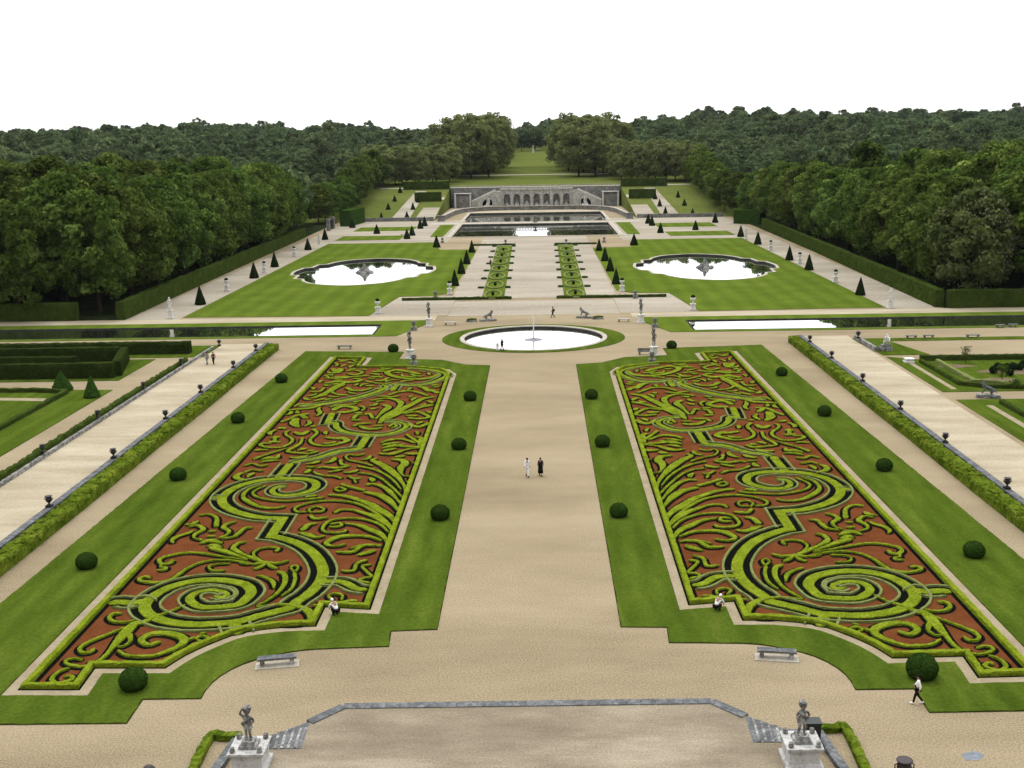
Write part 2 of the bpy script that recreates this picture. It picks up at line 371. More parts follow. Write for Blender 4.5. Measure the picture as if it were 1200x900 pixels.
def leaves_on(mb, p, ws, h, per, size, off=0.0, z0=0.02):
    """leaf-sized faces over the clipped top and shoulders of a hedge"""
    n = len(p); nr = normals(p)
    for i in range(n):
        w_ = lerpw(ws, i / max(1, n - 1)); k = max(1, int(per * (.4 + w_)))
        for _ in range(k):
            j = min(n - 2, i); t = rnd.random(); a = rnd.uniform(-.5, .5)
            x = p[j][0] * (1 - t) + p[j + 1][0] * t + nr[j][0] * (off + a * w_); y = p[j][1] * (1 - t) + p[j + 1][1] * t + nr[j][1] * (off + a * w_)
            z = z0 + h * (1.0 if abs(a) < .4 else rnd.uniform(.5, 1)) + rnd.uniform(0, .03)
            nn = Vector((rnd.gauss(0, .5) + nr[j][0] * a, rnd.gauss(0, .5) + nr[j][1] * a, 1)).normalized(); u = nn.orthogonal().normalized(); v = nn.cross(u); q = rnd.uniform(0, 6.28)
            u, v = u * math.cos(q) + v * math.sin(q), v * math.cos(q) - u * math.sin(q); s = size * rnd.uniform(.6, 1.4); c = Vector((x, y, z))
            mb.add([c - u * s, c + v * s * .6, c + u * s, c - v * s * .6], [(0, 1, 2, 3)])

def hedge(mb, p, ws, h, jit=0.03, off=0.0, z0=0.02, roundend=True, flat=False):
    """clipped hedge along polyline p; ws width profile; rounded shoulders and leafy jitter"""
    n = len(p); nr = normals(p); L = [0]
    for a, b in zip(p, p[1:]): L.append(L[-1] + math.dist(a, b))
    tot = L[-1] or 1
    vs = []; K = 2 if flat else 6
    for i, (x, y) in enumerate(p):
        w_ = lerpw(ws, L[i] / tot)
        if roundend:
            e = min(L[i], tot - L[i]); r = w_ / 2
            if e < r and r > 0: w_ *= math.sqrt(max(0.08, 1 - (1 - e / r) ** 2))
        nx, ny = nr[i]
        x += nx * off; y += ny * off
        prof = [(-.5, 0), (.5, 0)] if flat else [(-.5, 0), (-.5, .8), (-.41, 1), (.41, 1), (.5, .8), (.5, 0)]
        for a, b in prof:
            j = jit if b > 0 else 0
            vs.append((x + nx * a * w_ + rnd.uniform(-j, j), y + ny * a * w_ + rnd.uniform(-j, j), z0 + h * b + rnd.uniform(-j, j)))
    fs = [(i * K + k, i * K + k + 1, (i + 1) * K + k + 1, (i + 1) * K + k) for i in range(n - 1) for k in range(K - 1)]
    if not flat: fs += [tuple(range(K))[::-1], tuple((n - 1) * K + k for k in range(K))]
    mb.add(vs, fs)

# ------------------------------------------------------------------ ground plan (left half surveyed, right half mirrored about the axis)
def GP(*c, z=0.0):
    return [G(c[i], c[i + 1], z) for i in range(0, len(c), 2)]

TILE = {'1': (20, 680, 6.43), '2': (130, 620, 6.43), '3': (280, 600, 6.43), '4': (220, 520, 7.5), '5': (340, 520, 7.5),
        '6': (260, 460, 8.571), '7': (390, 460, 8.571), '8': (350, 410, 6.316), 'Z': (0, 600, 3.0)}

def trace(s, z=0.3):
    """'tile x y x y | tile x y ...' with '/' for a sharp corner -> list of smooth runs in metres"""
    runs = [[]]
    for seg in s.split('|'):
        tk = seg.split(); ox, oy, sc = TILE[tk[0]]; k = 1
        while k < len(tk):
            if tk[k] == '/':
                runs.append([runs[-1][-1]]); k += 1; continue
            runs[-1].append(G(ox + float(tk[k]) / sc, oy + float(tk[k + 1]) / sc, z)); k += 2
    return runs

def path(s, step, z=0.3):
    p = []
    for r in trace(s, z):
        if len(r) < 2: continue
        q = cr(r, step); p += q if not p else q[1:]
    return p

# wide scroll bands: bright box between strips of coal, edged with thin hedges;  (path, width scale)
BANDS = [
 ('4 870 356 790 360 742 390 760 420 850 437 980 422 1095 385 1130 340 1080 303 950 287 800 290 650 303 520 330 430 360 345 408 300 460 312 510 380 560 500 600 650 628 834 636 / | 3 240 165 / 310 175 450 220 560 290 630 400 612 500 530 590 440 650 380 700 300 722 150 760 0 802 | 2 800 690 620 697 450 680 340 648 270 605 252 555 300 497 400 435 530 390 680 365 850 365 970 385 | 3 60 535 92 580 60 625 | 2 960 545 850 562 700 568 620 540 592 500 650 455 760 440 850 455 872 478 830 494 775 484', [.5, .65, .8, .9, .95] + [1] * 22 + [.95, .9, .85, .75, .6, .45]),
 ('1 690 160 760 143 860 150 | 2 220 525 262 545', [.9, .9, .8]),
 ('2 925 690 960 770', [.95, .95]),
 ('3 630 505 780 508 880 555 965 568', [.75, .75, .7]),
 ('4 215 453 290 458', [.5, .6]),
 ('4 790 285 | 6 690 690', [.95, .95]),
 ('6 700 690 800 662 900 648 1020 618 1100 590 1200 565 | 7 200 553 290 540', [.55, .6, .7, .8, .9]),
 ('7 265 540 350 410', [.95, .95]),
 ('6 1110 190 1060 290 / | 7 25 290 35 330 100 372 250 398 400 408 560 400 680 362 738 322 700 290 600 272 510 275', [.9, .9, .8, .8, .8, .7, .6, .5]),
 ('8 0 402 100 397 200 385 350 360 500 325 600 290 650 262 615 246', [.6, .8, .9, .9, .9, .8, .5]),
 ('8 690 240 850 250 980 230 1080 190 1085 165 1000 140 880 125 800 128', [.5, .7, .8, .8, .8, .7, .5]),
 ('8 690 290 730 245', [.8, .8]),
]
# leaves, tendrils and small clipped shapes, by motif: (path, widths in metres)
LEAVES = {
 'corner': [
  ('2 560 550 450 600 330 640 240 682 | 1 880 310 800 390 720 480 660 550 590 600 500 627 420 622 362 600 378 576 440 568 490 583', [.26, .28, .4, .6, 1.0, 1.35, 1.3, .9, .55, .45, .42, .4, .4, .35, .3]),
  ('1 845 380 850 440 795 478 750 478', [.6, .6, .3, .2]),
  ('1 880 310 780 350 650 400 530 450 470 492 490 525 550 520 582 492', [.2, .25, .32, .4, .45, .45, .42, .4]),
  ('1 395 640 310 670 260 720 290 755 370 745 420 715 385 698 350 712', [.2, .35, .45, .5, .5, .45, .35]),
  ('1 900 280 800 298 720 290 692 260 730 232 790 232', [.22, .4, .5, .5, .45, .5]),
  ('Z 412 478 450 496 530 497 590 480 640 455 640 432 590 418 530 420 495 440 520 458 565 446', [.25, .4, .5, .55, .75, 1.0, 1.1, .9, .8, .7, .35]),
  ('Z 590 482 650 446 690 432', [.3, .4, .3]), ('Z 692 440 720 449 738 436 710 426 690 434 692 440', [.34, .34]), ('Z 700 422 725 415', [.3, .25])],
 'bouquet': [
  ('2 1029 215 900 200 780 180 600 160 430 185 362 215 385 245 440 240 465 215', [.2, .25, .35, .45, .5, .5, .55, .6]),
  ('2 380 245 375 268 415 275 400 290 345 292', [.3, .4, .4, .4]),
  ('2 1029 235 850 215 700 230 590 270 500 330 430 370 330 385 230 375 212 357 255 342 300 352', [.2, .28, .32, .35, .4, .5, .6, .6, .5, .4]),
  ('2 900 242 800 247 740 265 760 295 865 295', [.2, .25, .3, .3, .35]),
  ('2 745 122 850 150 950 185 1029 212', [1.0, .95, .5, .25]),
  ('2 1020 82 960 92 920 130 980 165 1029 192', [.25, .5, .9, .5, .25]),
  ('3 100 380 200 365 290 370 375 350', [.5, .6, .5, .35]), ('3 200 370 160 395 110 415', [.4, .6, .5]), ('3 210 370 250 395 290 410', [.4, .6, .5]),
  ('3 195 362 130 330 108 295 150 262 230 250 300 258 270 285', [.3, .3, .32, .35, .4, .4]), ('3 0 290 100 330 190 365', [.4, .7, .4]), ('3 0 368 105 377', [.3, .4])],
 'plume': [
  ('3 290 435 340 450 345 510 300 580 230 635 130 692', [.6, .75, .6, .45, .35, .25]), ('3 130 460 200 475 255 510 262 560', [.3, .55, .6, .25]),
  ('3 415 440 422 490 392 560 315 617', [.5, .45, .4, .25]), ('3 385 405 415 386 445 400 420 432 385 405', [.3, .3]),
  ('3 130 700 250 682 380 680 470 700 530 740 540 790 480 820 380 830 312 822 340 810', [.25, .32, .4, .8, 1.0, .9, .65, .5, .4]),
  ('3 545 690 650 672 760 665 850 650 890 655', [.25, .4, .45, .4, .45]), ('3 705 650 672 615 720 597 780 612 770 648', [.3, .32, .3])],
 'tulip': [
  ('4 90 612 180 600 250 632 248 715', [.45, .5, .7, .75]), ('4 180 750 250 750', [.5, .5]), ('4 165 795 245 795', [.4, .4]), ('4 100 862 200 832 305 860', [.35, 1.3, .35]),
  ('4 0 715 80 700 135 735 60 780 60 812 135 832', [.35, .5, .8, .5, .35, .25]), ('4 430 668 360 682 312 715 362 750 330 790 270 812', [.3, .5, .8, .6, .35, .3]),
  ('4 575 718 500 727 440 772 400 800 300 817', [.3, .5, .7, .5, .25]), ('4 515 842 445 850 395 890', [.3, .5, .8]), ('4 170 890 215 872 300 895', [.3, .9, .3])],
 'inner_scroll': [
  ('4 645 345 540 380 485 440 530 490 650 540 780 547 860 530', [.25, .5, .6, .9, .85, .6, .35]),
  ('4 690 350 600 390 570 420 620 455 750 480 880 487 1000 475 1150 462 1200 450', [.25, .35, .45, .4, .4, .4, .5, .5]),
  ('4 520 310 430 285 440 255 500 240', [.25, 1.0, 1.1, .25]), ('4 500 236 560 215 620 220 665 226', [.3, .4, .4, .3]), ('4 490 182 570 160 640 182 700 170', [.35, .45, .45, .4]),
  ('4 575 126 680 85 800 50 870 25', [.4, .4, .35, .25]), ('4 640 130 705 110 775 110 805 80', [.25, .8, .9, .25])],
 'fan_front': [
  ('5 930 690 880 620 780 560 700 512 560 462 460 440 330 432', [.35, .9, 1.4, 1.4, 1.0, .9, .5]),
  ('5 908 735 830 650 720 570 600 512 450 487 300 485 160 505 45 545 62 580 150 582', [.3, .42, .48, .5, .5, .45, .4, .4, .4]),
  ('5 905 748 840 680 740 620 640 590 550 565 440 565 385 592', [.35, .7, 1.2, 1.1, .6, .5, .5]),
  ('5 865 760 800 700 720 665 600 640 450 640 340 665 285 720 300 752 380 765 470 757 490 737', [.3, .4, .45, .45, .45, .45, .42, .42]),
  ('5 860 855 800 780 700 735 600 697 480 682', [.35, .8, 1.1, .8, .35]), ('5 350 690 430 680 450 700 400 715 345 712', [.45, .5, .4]),
  ('5 805 837 700 800 560 790 420 802 330 842 320 868 400 882 490 862', [.35, .5, .65, .9, 1.1, .7, .5, .35]), ('5 805 880 700 866 600 880 515 905', [.35, .4, .4, .35]),
  ('5 185 590 165 560 225 535 295 552 270 580 190 585', [.35, .35]), ('5 170 608 220 640 335 630', [.35, .8, .45]), ('5 80 762 150 780 230 802 312 790', [.35, 1.1, .8, .35]), ('5 100 745 160 695 240 682', [1.0, .8, .25]),
  ('3 770 425 860 425 890 370 970 345', [.4, .5, .5, .35]), ('3 730 285 850 285 930 240 1029 235', [.35, .7, .6, .4]), ('3 1000 380 930 390 960 430 1000 470 940 480 910 500 990 520', [.5, .4, .4, .4, .4]), ('3 890 310 960 290 1029 270', [.5, 1.0, .8])],
 'fan_rear': [
  ('5 1012 430 1000 350 940 270 870 210 790 160 720 130 765 112', [.3, .45, .7, 1.2, 1.5, 1.3, .4]),
  ('5 975 385 900 300 800 235 700 202 585 182', [.25, .4, .45, .45, .4]), ('5 990 460 900 370 800 290 700 252 590 243', [.3, .4, .42, .4, .35]),
  ('5 970 510 900 430 830 370 740 340 660 347', [.3, .5, .9, .7, .5]), ('5 955 580 890 500 800 440 700 417 645 410', [.3, .7, 1.3, 1.3, .5]), ('5 665 395 560 372 445 340', [.7, .7, .5]),
  ('5 885 125 980 130 1010 160 970 200 990 262 1065 272', [.5, 1.3, 1.5, 1.1, .4, .3]), ('5 1075 150 1140 150', [.5, .6]), ('5 1010 75 1100 70 1150 62', [.6, .9, .9]), ('5 1020 315 1075 322', [.3, .5]),
  ('5 780 70 880 80 960 60 1030 35 1150 20', [.4, .6, .5, .45, .4]), ('5 810 25 900 10 1000 -8', [.3, .5, .5]),
  ('5 230 200 300 190 400 200 525 180', [.5, .6, .6, .5]), ('5 440 130 455 165 525 180', [.6, .6, .5]), ('5 330 235 390 225 465 210', [.4, .6, .4]), ('5 200 232 280 262 400 272 455 292', [.4, .5, .5, .4]),
  ('5 655 75 580 90 520 80 488 100 520 130 620 150 730 180', [.45, .35, .35, .35, .35, .35, .3]), ('5 388 385 430 367 485 385 440 402 388 385', [.4, .4]), ('5 510 268 560 290 620 290', [.4, .5, .4]), ('5 560 300 580 330', [.4, .4]), ('5 140 190 230 190', [.4, .4])],
 'left_flower': [
  ('6 600 535 470 535 385 512 410 495 500 492', [.4, .45, .5, .5, .4]), ('6 600 535 690 490 705 450 650 412 640 385 680 365', [.45, .45, .45, .4, .4, .35]),
  ('6 470 478 590 480', [.7, .7]), ('6 480 440 585 432', [.5, .6]), ('6 530 480 535 425', [.6, .4]),
  ('6 810 440 780 500 680 558 665 580 760 592 880 597 965 572', [.4, .4, .5, .5, .4, .4, .5]), ('6 850 572 930 565', [.5, .5]),
  ('6 920 352 955 388 890 450 900 490 980 515 1100 515 1200 490', [.6, .45, .45, .45, .5, .5, .5]),
  ('6 745 245 725 295 770 335', [1.0, 1.4, .6]), ('6 800 212 850 245', [.7, .9]), ('6 730 382 800 402 870 370', [.5, 1.0, .5]), ('6 885 325 945 322', [.6, .7]), ('6 565 340 650 347', [.8, .5]),
  ('6 590 285 680 250 760 215 880 200', [.4, .45, .5, .6]), ('6 315 650 430 610 560 570 640 548', [.45, .45, .45, .4]), ('6 430 657 490 640 560 640', [.35, .9, .5]),
  ('6 1030 435 1100 440 1200 452', [.5, .7, .5])],
 'upper_left': [
  ('6 650 162 800 150 900 140 1000 110 1200 72', [.5, .7, .8, .9, .9]), ('6 720 130 790 100 910 112', [.3, .6, .6]), ('6 895 42 950 30 1060 8', [.4, .5, .4]), ('6 925 72 1040 45', [.5, .5]),
  ('7 0 452 80 440 145 465 80 492 0 505', [.5, .8, .9, .7, .5]), ('7 200 252 240 212 295 210', [.5, .6, .5]), ('7 315 210 370 200 405 250', [.4, .5, .5]), ('7 180 262 290 260', [.7, .5]),
  ('7 205 325 260 300 390 292', [.5, .6, .6]), ('7 265 320 340 347 430 350 490 338', [.5, .8, .8, .5]), ('7 0 165 60 132 150 125 240 150 150 180 40 184', [.9, .9, .9, .9, .9]), ('7 270 120 320 140 290 170', [.4, .4, .4])],
 'upper_leaf': [
  ('7 430 250 500 180 560 130 505 108', [.4, .5, 1.1, .7]), ('7 465 295 540 210 640 150 685 90 620 55 520 45 370 68', [.6, 1.0, .6, .7, 1.0, .6, .4]),
  ('7 560 235 680 160 800 100 900 50 1020 30', [1.0, 1.3, 1.1, 1.0, .6]), ('7 540 252 660 200 800 160 900 130 1005 110', [.8, .8, .5, .5, .9]), ('7 700 198 850 180 965 230 880 250 755 240', [.5, .5, .6, .5, .6]), ('7 745 300 860 330 965 290', [.5, .8, .7]),
  ('7 740 405 820 460 915 522', [.45, .45, .45]), ('7 480 490 560 462 700 452 830 492', [.4, .7, .5, .4]), ('7 490 545 600 515 720 525 890 532', [.4, .8, .7, .5]), ('7 460 595 560 602 680 570 800 545', [.5, .8, .6, .4]), ('7 840 432 890 445 885 520', [.5, 1.0, .9]), ('7 720 595 800 600 870 590', [.5, .9, 1.2]), ('7 560 330 610 300 640 325 590 340', [.4, .4])],
 'rear': [
  ('8 250 130 290 150 315 128', [.8, 1.5, .9]), ('8 350 150 400 140 470 155 420 175 355 165', [.6, .6]), ('8 190 200 300 200 400 190 520 180', [.6, .8, .8, .7]), ('8 540 155 600 150 665 150', [.6, .9, .6]), ('8 190 240 290 225 400 230 475 210', [.7, 1.0, 1.0, .7]), ('8 100 350 200 310 280 260 345 232', [.6, 1.0, 1.0, .7]), ('8 80 300 150 300 190 270', [.5, .5, .5]),
  ('8 340 245 260 285 250 305 300 322 375 325', [.5, .5, .5, .5]), ('8 355 268 400 290 480 290 545 270', [.9, .8, .6, .6]), ('8 560 282 630 272', [.5, .5]), ('8 660 325 750 300 850 297 960 330', [.4, .6, .6, .5]), ('8 880 262 930 270 965 300', [.9, 1.1, .6]), ('8 975 285 1035 310', [.9, .9]), ('8 980 255 1030 248', [.8, .8]), ('8 365 85 430 92', [.8, .8]), ('8 440 82 400 70', [.5, .5]), ('8 490 220 600 240 690 235', [.45, .45, .45]),
  ('8 1035 170 980 197 860 207 720 190 655 160 720 140 830 155 900 172', [.8, 1, 1, 1, 1, .9]), ('8 820 340 835 330', [.7, .7])],
}
BED = GP(24, 808, 91.7, 808, 110, 782.7, 193, 782.7) + cr(GP(193, 782.7, 216.7, 768, 250, 753, 283, 741.7, 333, 735, 368.7, 733.8), 1.0)[1:] + GP(379.5, 711, 432.4, 714, 528, 438.5, 521, 434, 477, 429.8, 430, 430.6, 421, 430, 429, 420.3, 392, 419.5)

def inset(loop, d):
    n = len(loop); area = sum(loop[i][0] * loop[(i + 1) % n][1] - loop[(i + 1) % n][0] * loop[i][1] for i in range(n))
    s = 1 if area > 0 else -1; o = []
    for i in range(n):
        a, b, c = loop[i - 1], loop[i], loop[(i + 1) % n]
        d1 = Vector((b[0] - a[0], b[1] - a[1])).normalized(); d2 = Vector((c[0] - b[0], c[1] - b[1])).normalized()
        t = (d1 + d2).normalized(); k = min(2.0, 1 / max(0.4, t.dot(d2)))
        o.append((b[0] - s * t.y * d * k, b[1] + s * t.x * d * k))
    return o

def closed_hedge(mb, loop, w_, h, jit=.03, step=.35, z0=0.02):
    """hedge standing just inside a closed outline"""
    r = inset(loop, w_ / 2); p = []
    for a, b in zip(r, r[1:] + r[:1]):
        n = max(1, int(math.dist(a, b) / step)); p += [(a[0] + (b[0] - a[0]) * k / n, a[1] + (b[1] - a[1]) * k / n) for k in range(n)]
    # start in the middle of an edge so that the closure is straight
    k = max(1, n // 2); p = p[-k:] + p[:-k]; p.append(p[0])
    hedge(mb, p, w_, h, jit, z0=z0, roundend=False)

def inside(p, loop):
    c = False; n = len(loop)
    for i in range(n):
        (x1, y1), (x2, y2) = loop[i], loop[(i + 1) % n]
        if (y1 > p[1]) != (y2 > p[1]) and p[0] < (x2 - x1) * (p[1] - y1) / (y2 - y1) + x1: c = not c
    return c

def fill_strokes():
    """small comma and S leaves closing the open grit of the farther bed"""
    grid = {}
    def put(x, y, r): grid.setdefault((int(x // 2), int(y // 2)), []).append((x, y, r))
    for s, ws in BANDS:
        p = path(s, .4); [put(x, y, 1.2 * lerpw(ws, i / len(p))) for i, (x, y) in enumerate(p)]
    for st in LEAVES.values():
        for s, ws in st:
            p = path(s, .4); [put(x, y, .34 * lerpw(ws, i / len(p)) + .1) for i, (x, y) in enumerate(p)]
    def gap(x, y):
        d = 9.0; i, j = int(x // 2), int(y // 2)
        for a in (i - 1, i, i + 1):
            for b in (j - 1, j, j + 1):
                for q in grid.get((a, b), ()): d = min(d, math.dist((x, y), q[:2]) - q[2])
        return d
    inner = inset(BED, .75); q = random.Random(5); out = []
    for _ in range(16000):
        if len(out) > 78: break
        y = q.choice((q.uniform(80, 168), q.uniform(104, 168))); x = q.uniform(-30, -6)
        need = .46 if y > 100 else .9
        if not inside((x, y), inner) or gap(x, y) < need: continue
        a = q.uniform(0, 6.28); k = q.choice((-1, 1)) * q.uniform(.5, 1.3); p = [(x, y)]; best = []
        for step in range(9):
            a += k * .38 * (1 if step < 5 else -.6); nx, ny = p[-1][0] + .42 * math.cos(a), p[-1][1] + .42 * math.sin(a) * 1.25
            if not inside((nx, ny), inner) or gap(nx, ny) < .32: break
            p.append((nx, ny))
        if len(p) < 4: continue
        ws = [.25, q.uniform(.5, .95), q.uniform(.5, .8), .3]; pp_ = cr(p, .25); out.append((pp_, ws)); [put(u, v, .3) for u, v in pp_]
    return out
FILL = fill_strokes()

def make_parterre(sx, label):
    flip = (lambda pts: [(-x, y) for x, y in pts]) if sx > 0 else (lambda pts: pts)
    org = (sx * 22.0, 115.0, 0.0)
    root = empty('scroll_bed', org, label, 'parterre', 'scroll patterned beds')
    g = MB(); sheet(g, [flip(BED)], 0.02); g.build('brick_grit', M['brick_grit'], root, org)
    b = MB(); prism(b, [flip(inset(BED, -.14)), flip(inset(BED, .72))], 0.0, 0.026); b.build('border_shade', M['coal_and_shade'], root, org)  # black ring painting the shadow on both sides of the border hedge
    b = MB(); closed_hedge(b, flip(BED), 0.42, 0.30); b.build('border_hedge', M['box_green'], root, org)
    zc = 0.03
    for k, (s, ws) in enumerate(BANDS):
        p = flip(path(s, 0.28))
        zc += 0.0008
        gb = MB(); cb = MB(); eb = MB()
        sc = ws
        hedge(gb, p, [0.86 * q for q in sc], 0.11 + 0.004 * (k % 5), 0.018); leaves_on(gb, p, [0.84 * q for q in sc], .11, 4, .055)
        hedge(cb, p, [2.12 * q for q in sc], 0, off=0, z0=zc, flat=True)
        for s_ in (-1, 1):
            # edging follows at the tapering distance
            n = len(p); nr = normals(p); e = []
            for i, (x, y) in enumerate(p):
                d = s_ * 1.05 * lerpw(sc, i / (n - 1)); e.append((x + nr[i][0] * d, y + nr[i][1] * d))
            leaves_on(eb, e, .18, .17, 3, .045); hedge(eb, e, 0.19, 0.16 + 0.004 * (k % 4), 0.02)
        band = gb.build('scroll_hedge', M['box_green'], root, org)
        cb.build('coal_strip', M['coal_and_shade'], band, org); eb.build('edging_hedge', M['box_pale'], band, org)
    for name, strokes in LEAVES.items():
        lb = MB(); db = MB()
        for k, (s, ws) in enumerate(strokes):
            p = flip(path(s, 0.22)); far = p[0][1] > 115
            fw = .58 if not far else .80; hedge(lb, p, [q * fw for q in ws], 0.15 + 0.004 * (k % 7), 0.025); leaves_on(lb, p, [q * fw * .96 for q in ws], .15, 4, .055)
            zc += 0.0004
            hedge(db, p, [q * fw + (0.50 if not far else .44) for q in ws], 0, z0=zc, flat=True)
        l = lb.build('leaf_hedge', M['box_green'], root, org)
        db.build('shade_margin', M['coal_and_shade'], l, org)  # flat black ribbons painting the shade along the leaf hedges
    for p, ws in FILL:
        lb = MB(); db = MB(); p = flip(p); hedge(lb, p, [q * .72 for q in ws], .15, .025); leaves_on(lb, p, [q * .6 for q in ws], .15, 3, .055); zc += 0.0001; hedge(db, p, [q * .72 + .42 for q in ws], 0, z0=zc, flat=True); l = lb.build('leaf_hedge', M['box_green'], root, org); db.build('shade_margin', M['coal_and_shade'], l, org)  # filler leaves get the same painted shade ribbon
    return root

make_parterre(-1, 'green scroll patterned box bed on red brick grit, left of the central path')
make_parterre(1, 'green scroll patterned box bed on red brick grit, right of the central path')

def rough(loop, amp=.05, step=.45):
    """hand-cut turf edge"""
    o = []
    for a, b in zip(loop, loop[1:] + loop[:1]):
        n = max(1, int(math.dist(a, b) / step))
        for k in range(n): o.append((a[0] + (b[0] - a[0]) * k / n + (rnd.uniform(-amp, amp) if k else 0), a[1] + (b[1] - a[1]) * k / n + (rnd.uniform(-amp, amp) if k else 0)))
    return o
# lawns round the scroll beds
LAWN_P = GP(-60, 850, 148, 848, 167, 820, 235, 819) + cr(GP(235, 819, 245, 803.5, 267, 787, 300, 773.5, 350, 763, 400, 760, 455, 758), 1.0)[1:] + GP(458, 740, 512, 738, 574, 428.5, 545, 427.5) + cr(GP(545, 427.5, 530, 424.5, 518, 422), .8)[1:] + GP(467, 421, 473, 412.7, 358, 412, 0, 738)
LAWN_P[-1:] = [(-37.9, 74.0), (-37.9, 58.8)]
LAWN_P = LAWN_P[1:]
WALK = inset(BED, -0.82)
for sx, fl in ((-1, lambda l: l), (1, mirror)):
    mb = MB(); prism(mb, [rough(fl(LAWN_P)), rough(fl(inset(BED, -0.85)), .03)], 0.0, 0.07)
    tag(mb.build('lawn', M['lawn']), kind='structure')
    mb = MB(); prism(mb, [fl(inset(LAWN_P, -0.05))], 0.0, 0.012)
    tag(mb.build('lawn_edge', M['soil_shade_edge']), kind='structure')  # dark soil rim, painting the thin shade at the turf step
    mb = MB(); sheet(mb, [fl(WALK)], 0.018)
    tag(mb.build('path', M['walk']), kind='structure')

# ------------------------------------------------------------------ ground, water, paths
def ring(cx, cy, r, n=72): return [(cx + r * math.cos(2 * math.pi * i / n), cy + r * math.sin(2 * math.pi * i / n)) for i in range(n)]
def rect(x0, x1, y0, y1): return [(x0, y0), (x1, y0), (x1, y1), (x0, y1)]

def lobed(cx, cy, grow=0.0):
    """long lobed pond: straight-stepped shoulders between rounded ends and sides"""
    q = [(16.6, 0)]
    q = cr([(16.6, -7.5), (17.4, 0), (16.6, 7.5)], 1.0) + [(14.6, 8.6), (14.2, 15.2)]
    q += [(12.0, 16.2)] + cr([(11.0, 20.5), (7.5, 26), (0, 29.5), (-7.5, 26), (-11.0, 20.5)], 1.0) + [(-12.0, 16.2)]
    q += [(-14.2, 15.2), (-14.6, 8.6)] + cr([(-16.6, 7.5), (-17.4, 0), (-16.6, -7.5)], 1.0) + [(-14.6, -8.6), (-14.2, -15.2), (-12.0, -16.2)]
    q += cr([(-11.0, -20.5), (-7.5, -26), (0, -29.5), (7.5, -26), (11.0, -20.5)], 1.0) + [(12.0, -16.2), (14.2, -15.2), (14.6, -8.6)]
    q = [(cx + x, cy + y) for x, y in q]
    return inset(q, -grow) if grow else q

CANAL = rect(27.3, 145, 189.4, 199.6)
P1 = [(-28.3, 383), (28.3, 383), (28.3, 441.5), (-28.3, 441.5)]
P2 = [(-28.8, 451.5), (28.8, 451.5), (28.8, 508), (-28.8, 508)]
HOLES = [ring(0, 184, 11.4), lobed(-43, 286.5), lobed(43, 286.5), CANAL, mirror(CANAL), P1, P2]
g = MB(); sheet(g, [[(-600, -80), (600, -80), (600, 465), (41, 465), (41, 553), (-41, 553), (-41, 465), (-600, 465)]] + HOLES, 0.0)
tag(g.build('ground', M['gravel']), kind='structure')

def basin(label, name, loop, water_z, rim_w, rim_h, rim_m, cat='pool', floor_z=None):
    cx = sum(p[0] for p in loop) / len(loop); cy = sum(p[1] for p in loop) / len(loop); org = (cx, cy, 0)
    root = empty(name, org, label, cat)
    r = MB(); prism(r, [inset(loop, -rim_w), inset(loop, 0.02)], 0.0, rim_h); r.build('rim', rim_m, root, org)
    b = MB(); skirt(b, loop, water_z - 0.6, 0.02); b.build('basin_wall', M['basin_wall'], root, org)
    wv = MB(); sheet(wv, [inset(loop, -0.02)], water_z); o = wv.build('water', M['water'], None, (cx, cy, water_z)); tag(o, kind='structure')
    return root
basin('round stone pool with a thin water jet on the central axis', 'round_pool', ring(0, 184, 11.4), -0.32, 0.7, 0.14, M['rim'])
basin('long lobed pond in the left big lawn', 'lobed_pond', lobed(-43, 286.5), -0.45, .7, 0.08, M['rim'], 'pond')
basin('long lobed pond in the right big lawn', 'lobed_pond', lobed(43, 286.5), -0.45, .7, 0.08, M['rim'], 'pond')
basin('straight canal strip on the left side of the cross path', 'strip_canal', mirror(CANAL), -0.10, 0.3, 0.075, M['basin_wall'], 'canal')
basin('straight canal strip on the right side of the cross path', 'strip_canal', CANAL, -0.10, 0.3, 0.075, M['basin_wall'], 'canal')
basin('wide rectangular pool nearest the pale wall, in front of the grotto canal', 'mirror_pool', P1, -0.5, 1.6, 0.12, M['rim'])
basin('dark canal basin directly below the arched grotto', 'canal_basin', P2, -0.6, 1.2, 0.12, M['rim'], 'canal')
# fountain rocks and jets
def rock_mb(mb, c, r, h, seed):
    for k in range(7):
        a = k * 2.4 + seed; q = r * (0.15 + 0.12 * k) if k else 0
        blob(mb, (c[0] + q * math.cos(a), c[1] + q * math.sin(a), c[2] + h * (0.35 - 0.04 * k)), (r * .42, r * .42, h * (0.62 - 0.06 * k)), 2, 0.35, 1.6, seed + k)
ft = empty('fountain_jet', (0, 184, -0.55), 'white water jet rising from the middle of the round pool', 'fountain')
mb = MB(); tube(mb, [(0, 184, -0.6), (0.02, 184, 1.5), (0.05, 184, 3), (0.04, 184, 4.3), (0.02, 184, 5.0)], [0.12, .09, 0.075, 0.06, 0.02], 8)
for k in range(150):
    a = rnd.uniform(0, 6.28); q = abs(rnd.gauss(0, .2)); z = rnd.uniform(0.1, 4.8); blob(mb, (q * math.cos(a), 184 + q * math.sin(a), z), rnd.uniform(.015, .045), 1)
mb.build('water_jet', M['spray'], ft, (0, 184, -0.55))
mb = MB(); lathe(mb, [(1.6, -.33), (1.3, -.28), (.7, -.24), (.3, -.1), (.05, -.05)], 26, (0, 184, 0)); mb.v = [(x + rnd.uniform(-.12, .12), y + rnd.uniform(-.12, .12), z + rnd.uniform(-.02, .03)) for x, y, z in mb.v]
mb.build('splash', M['cloth_grey'], ft, (0, 184, -0.55))
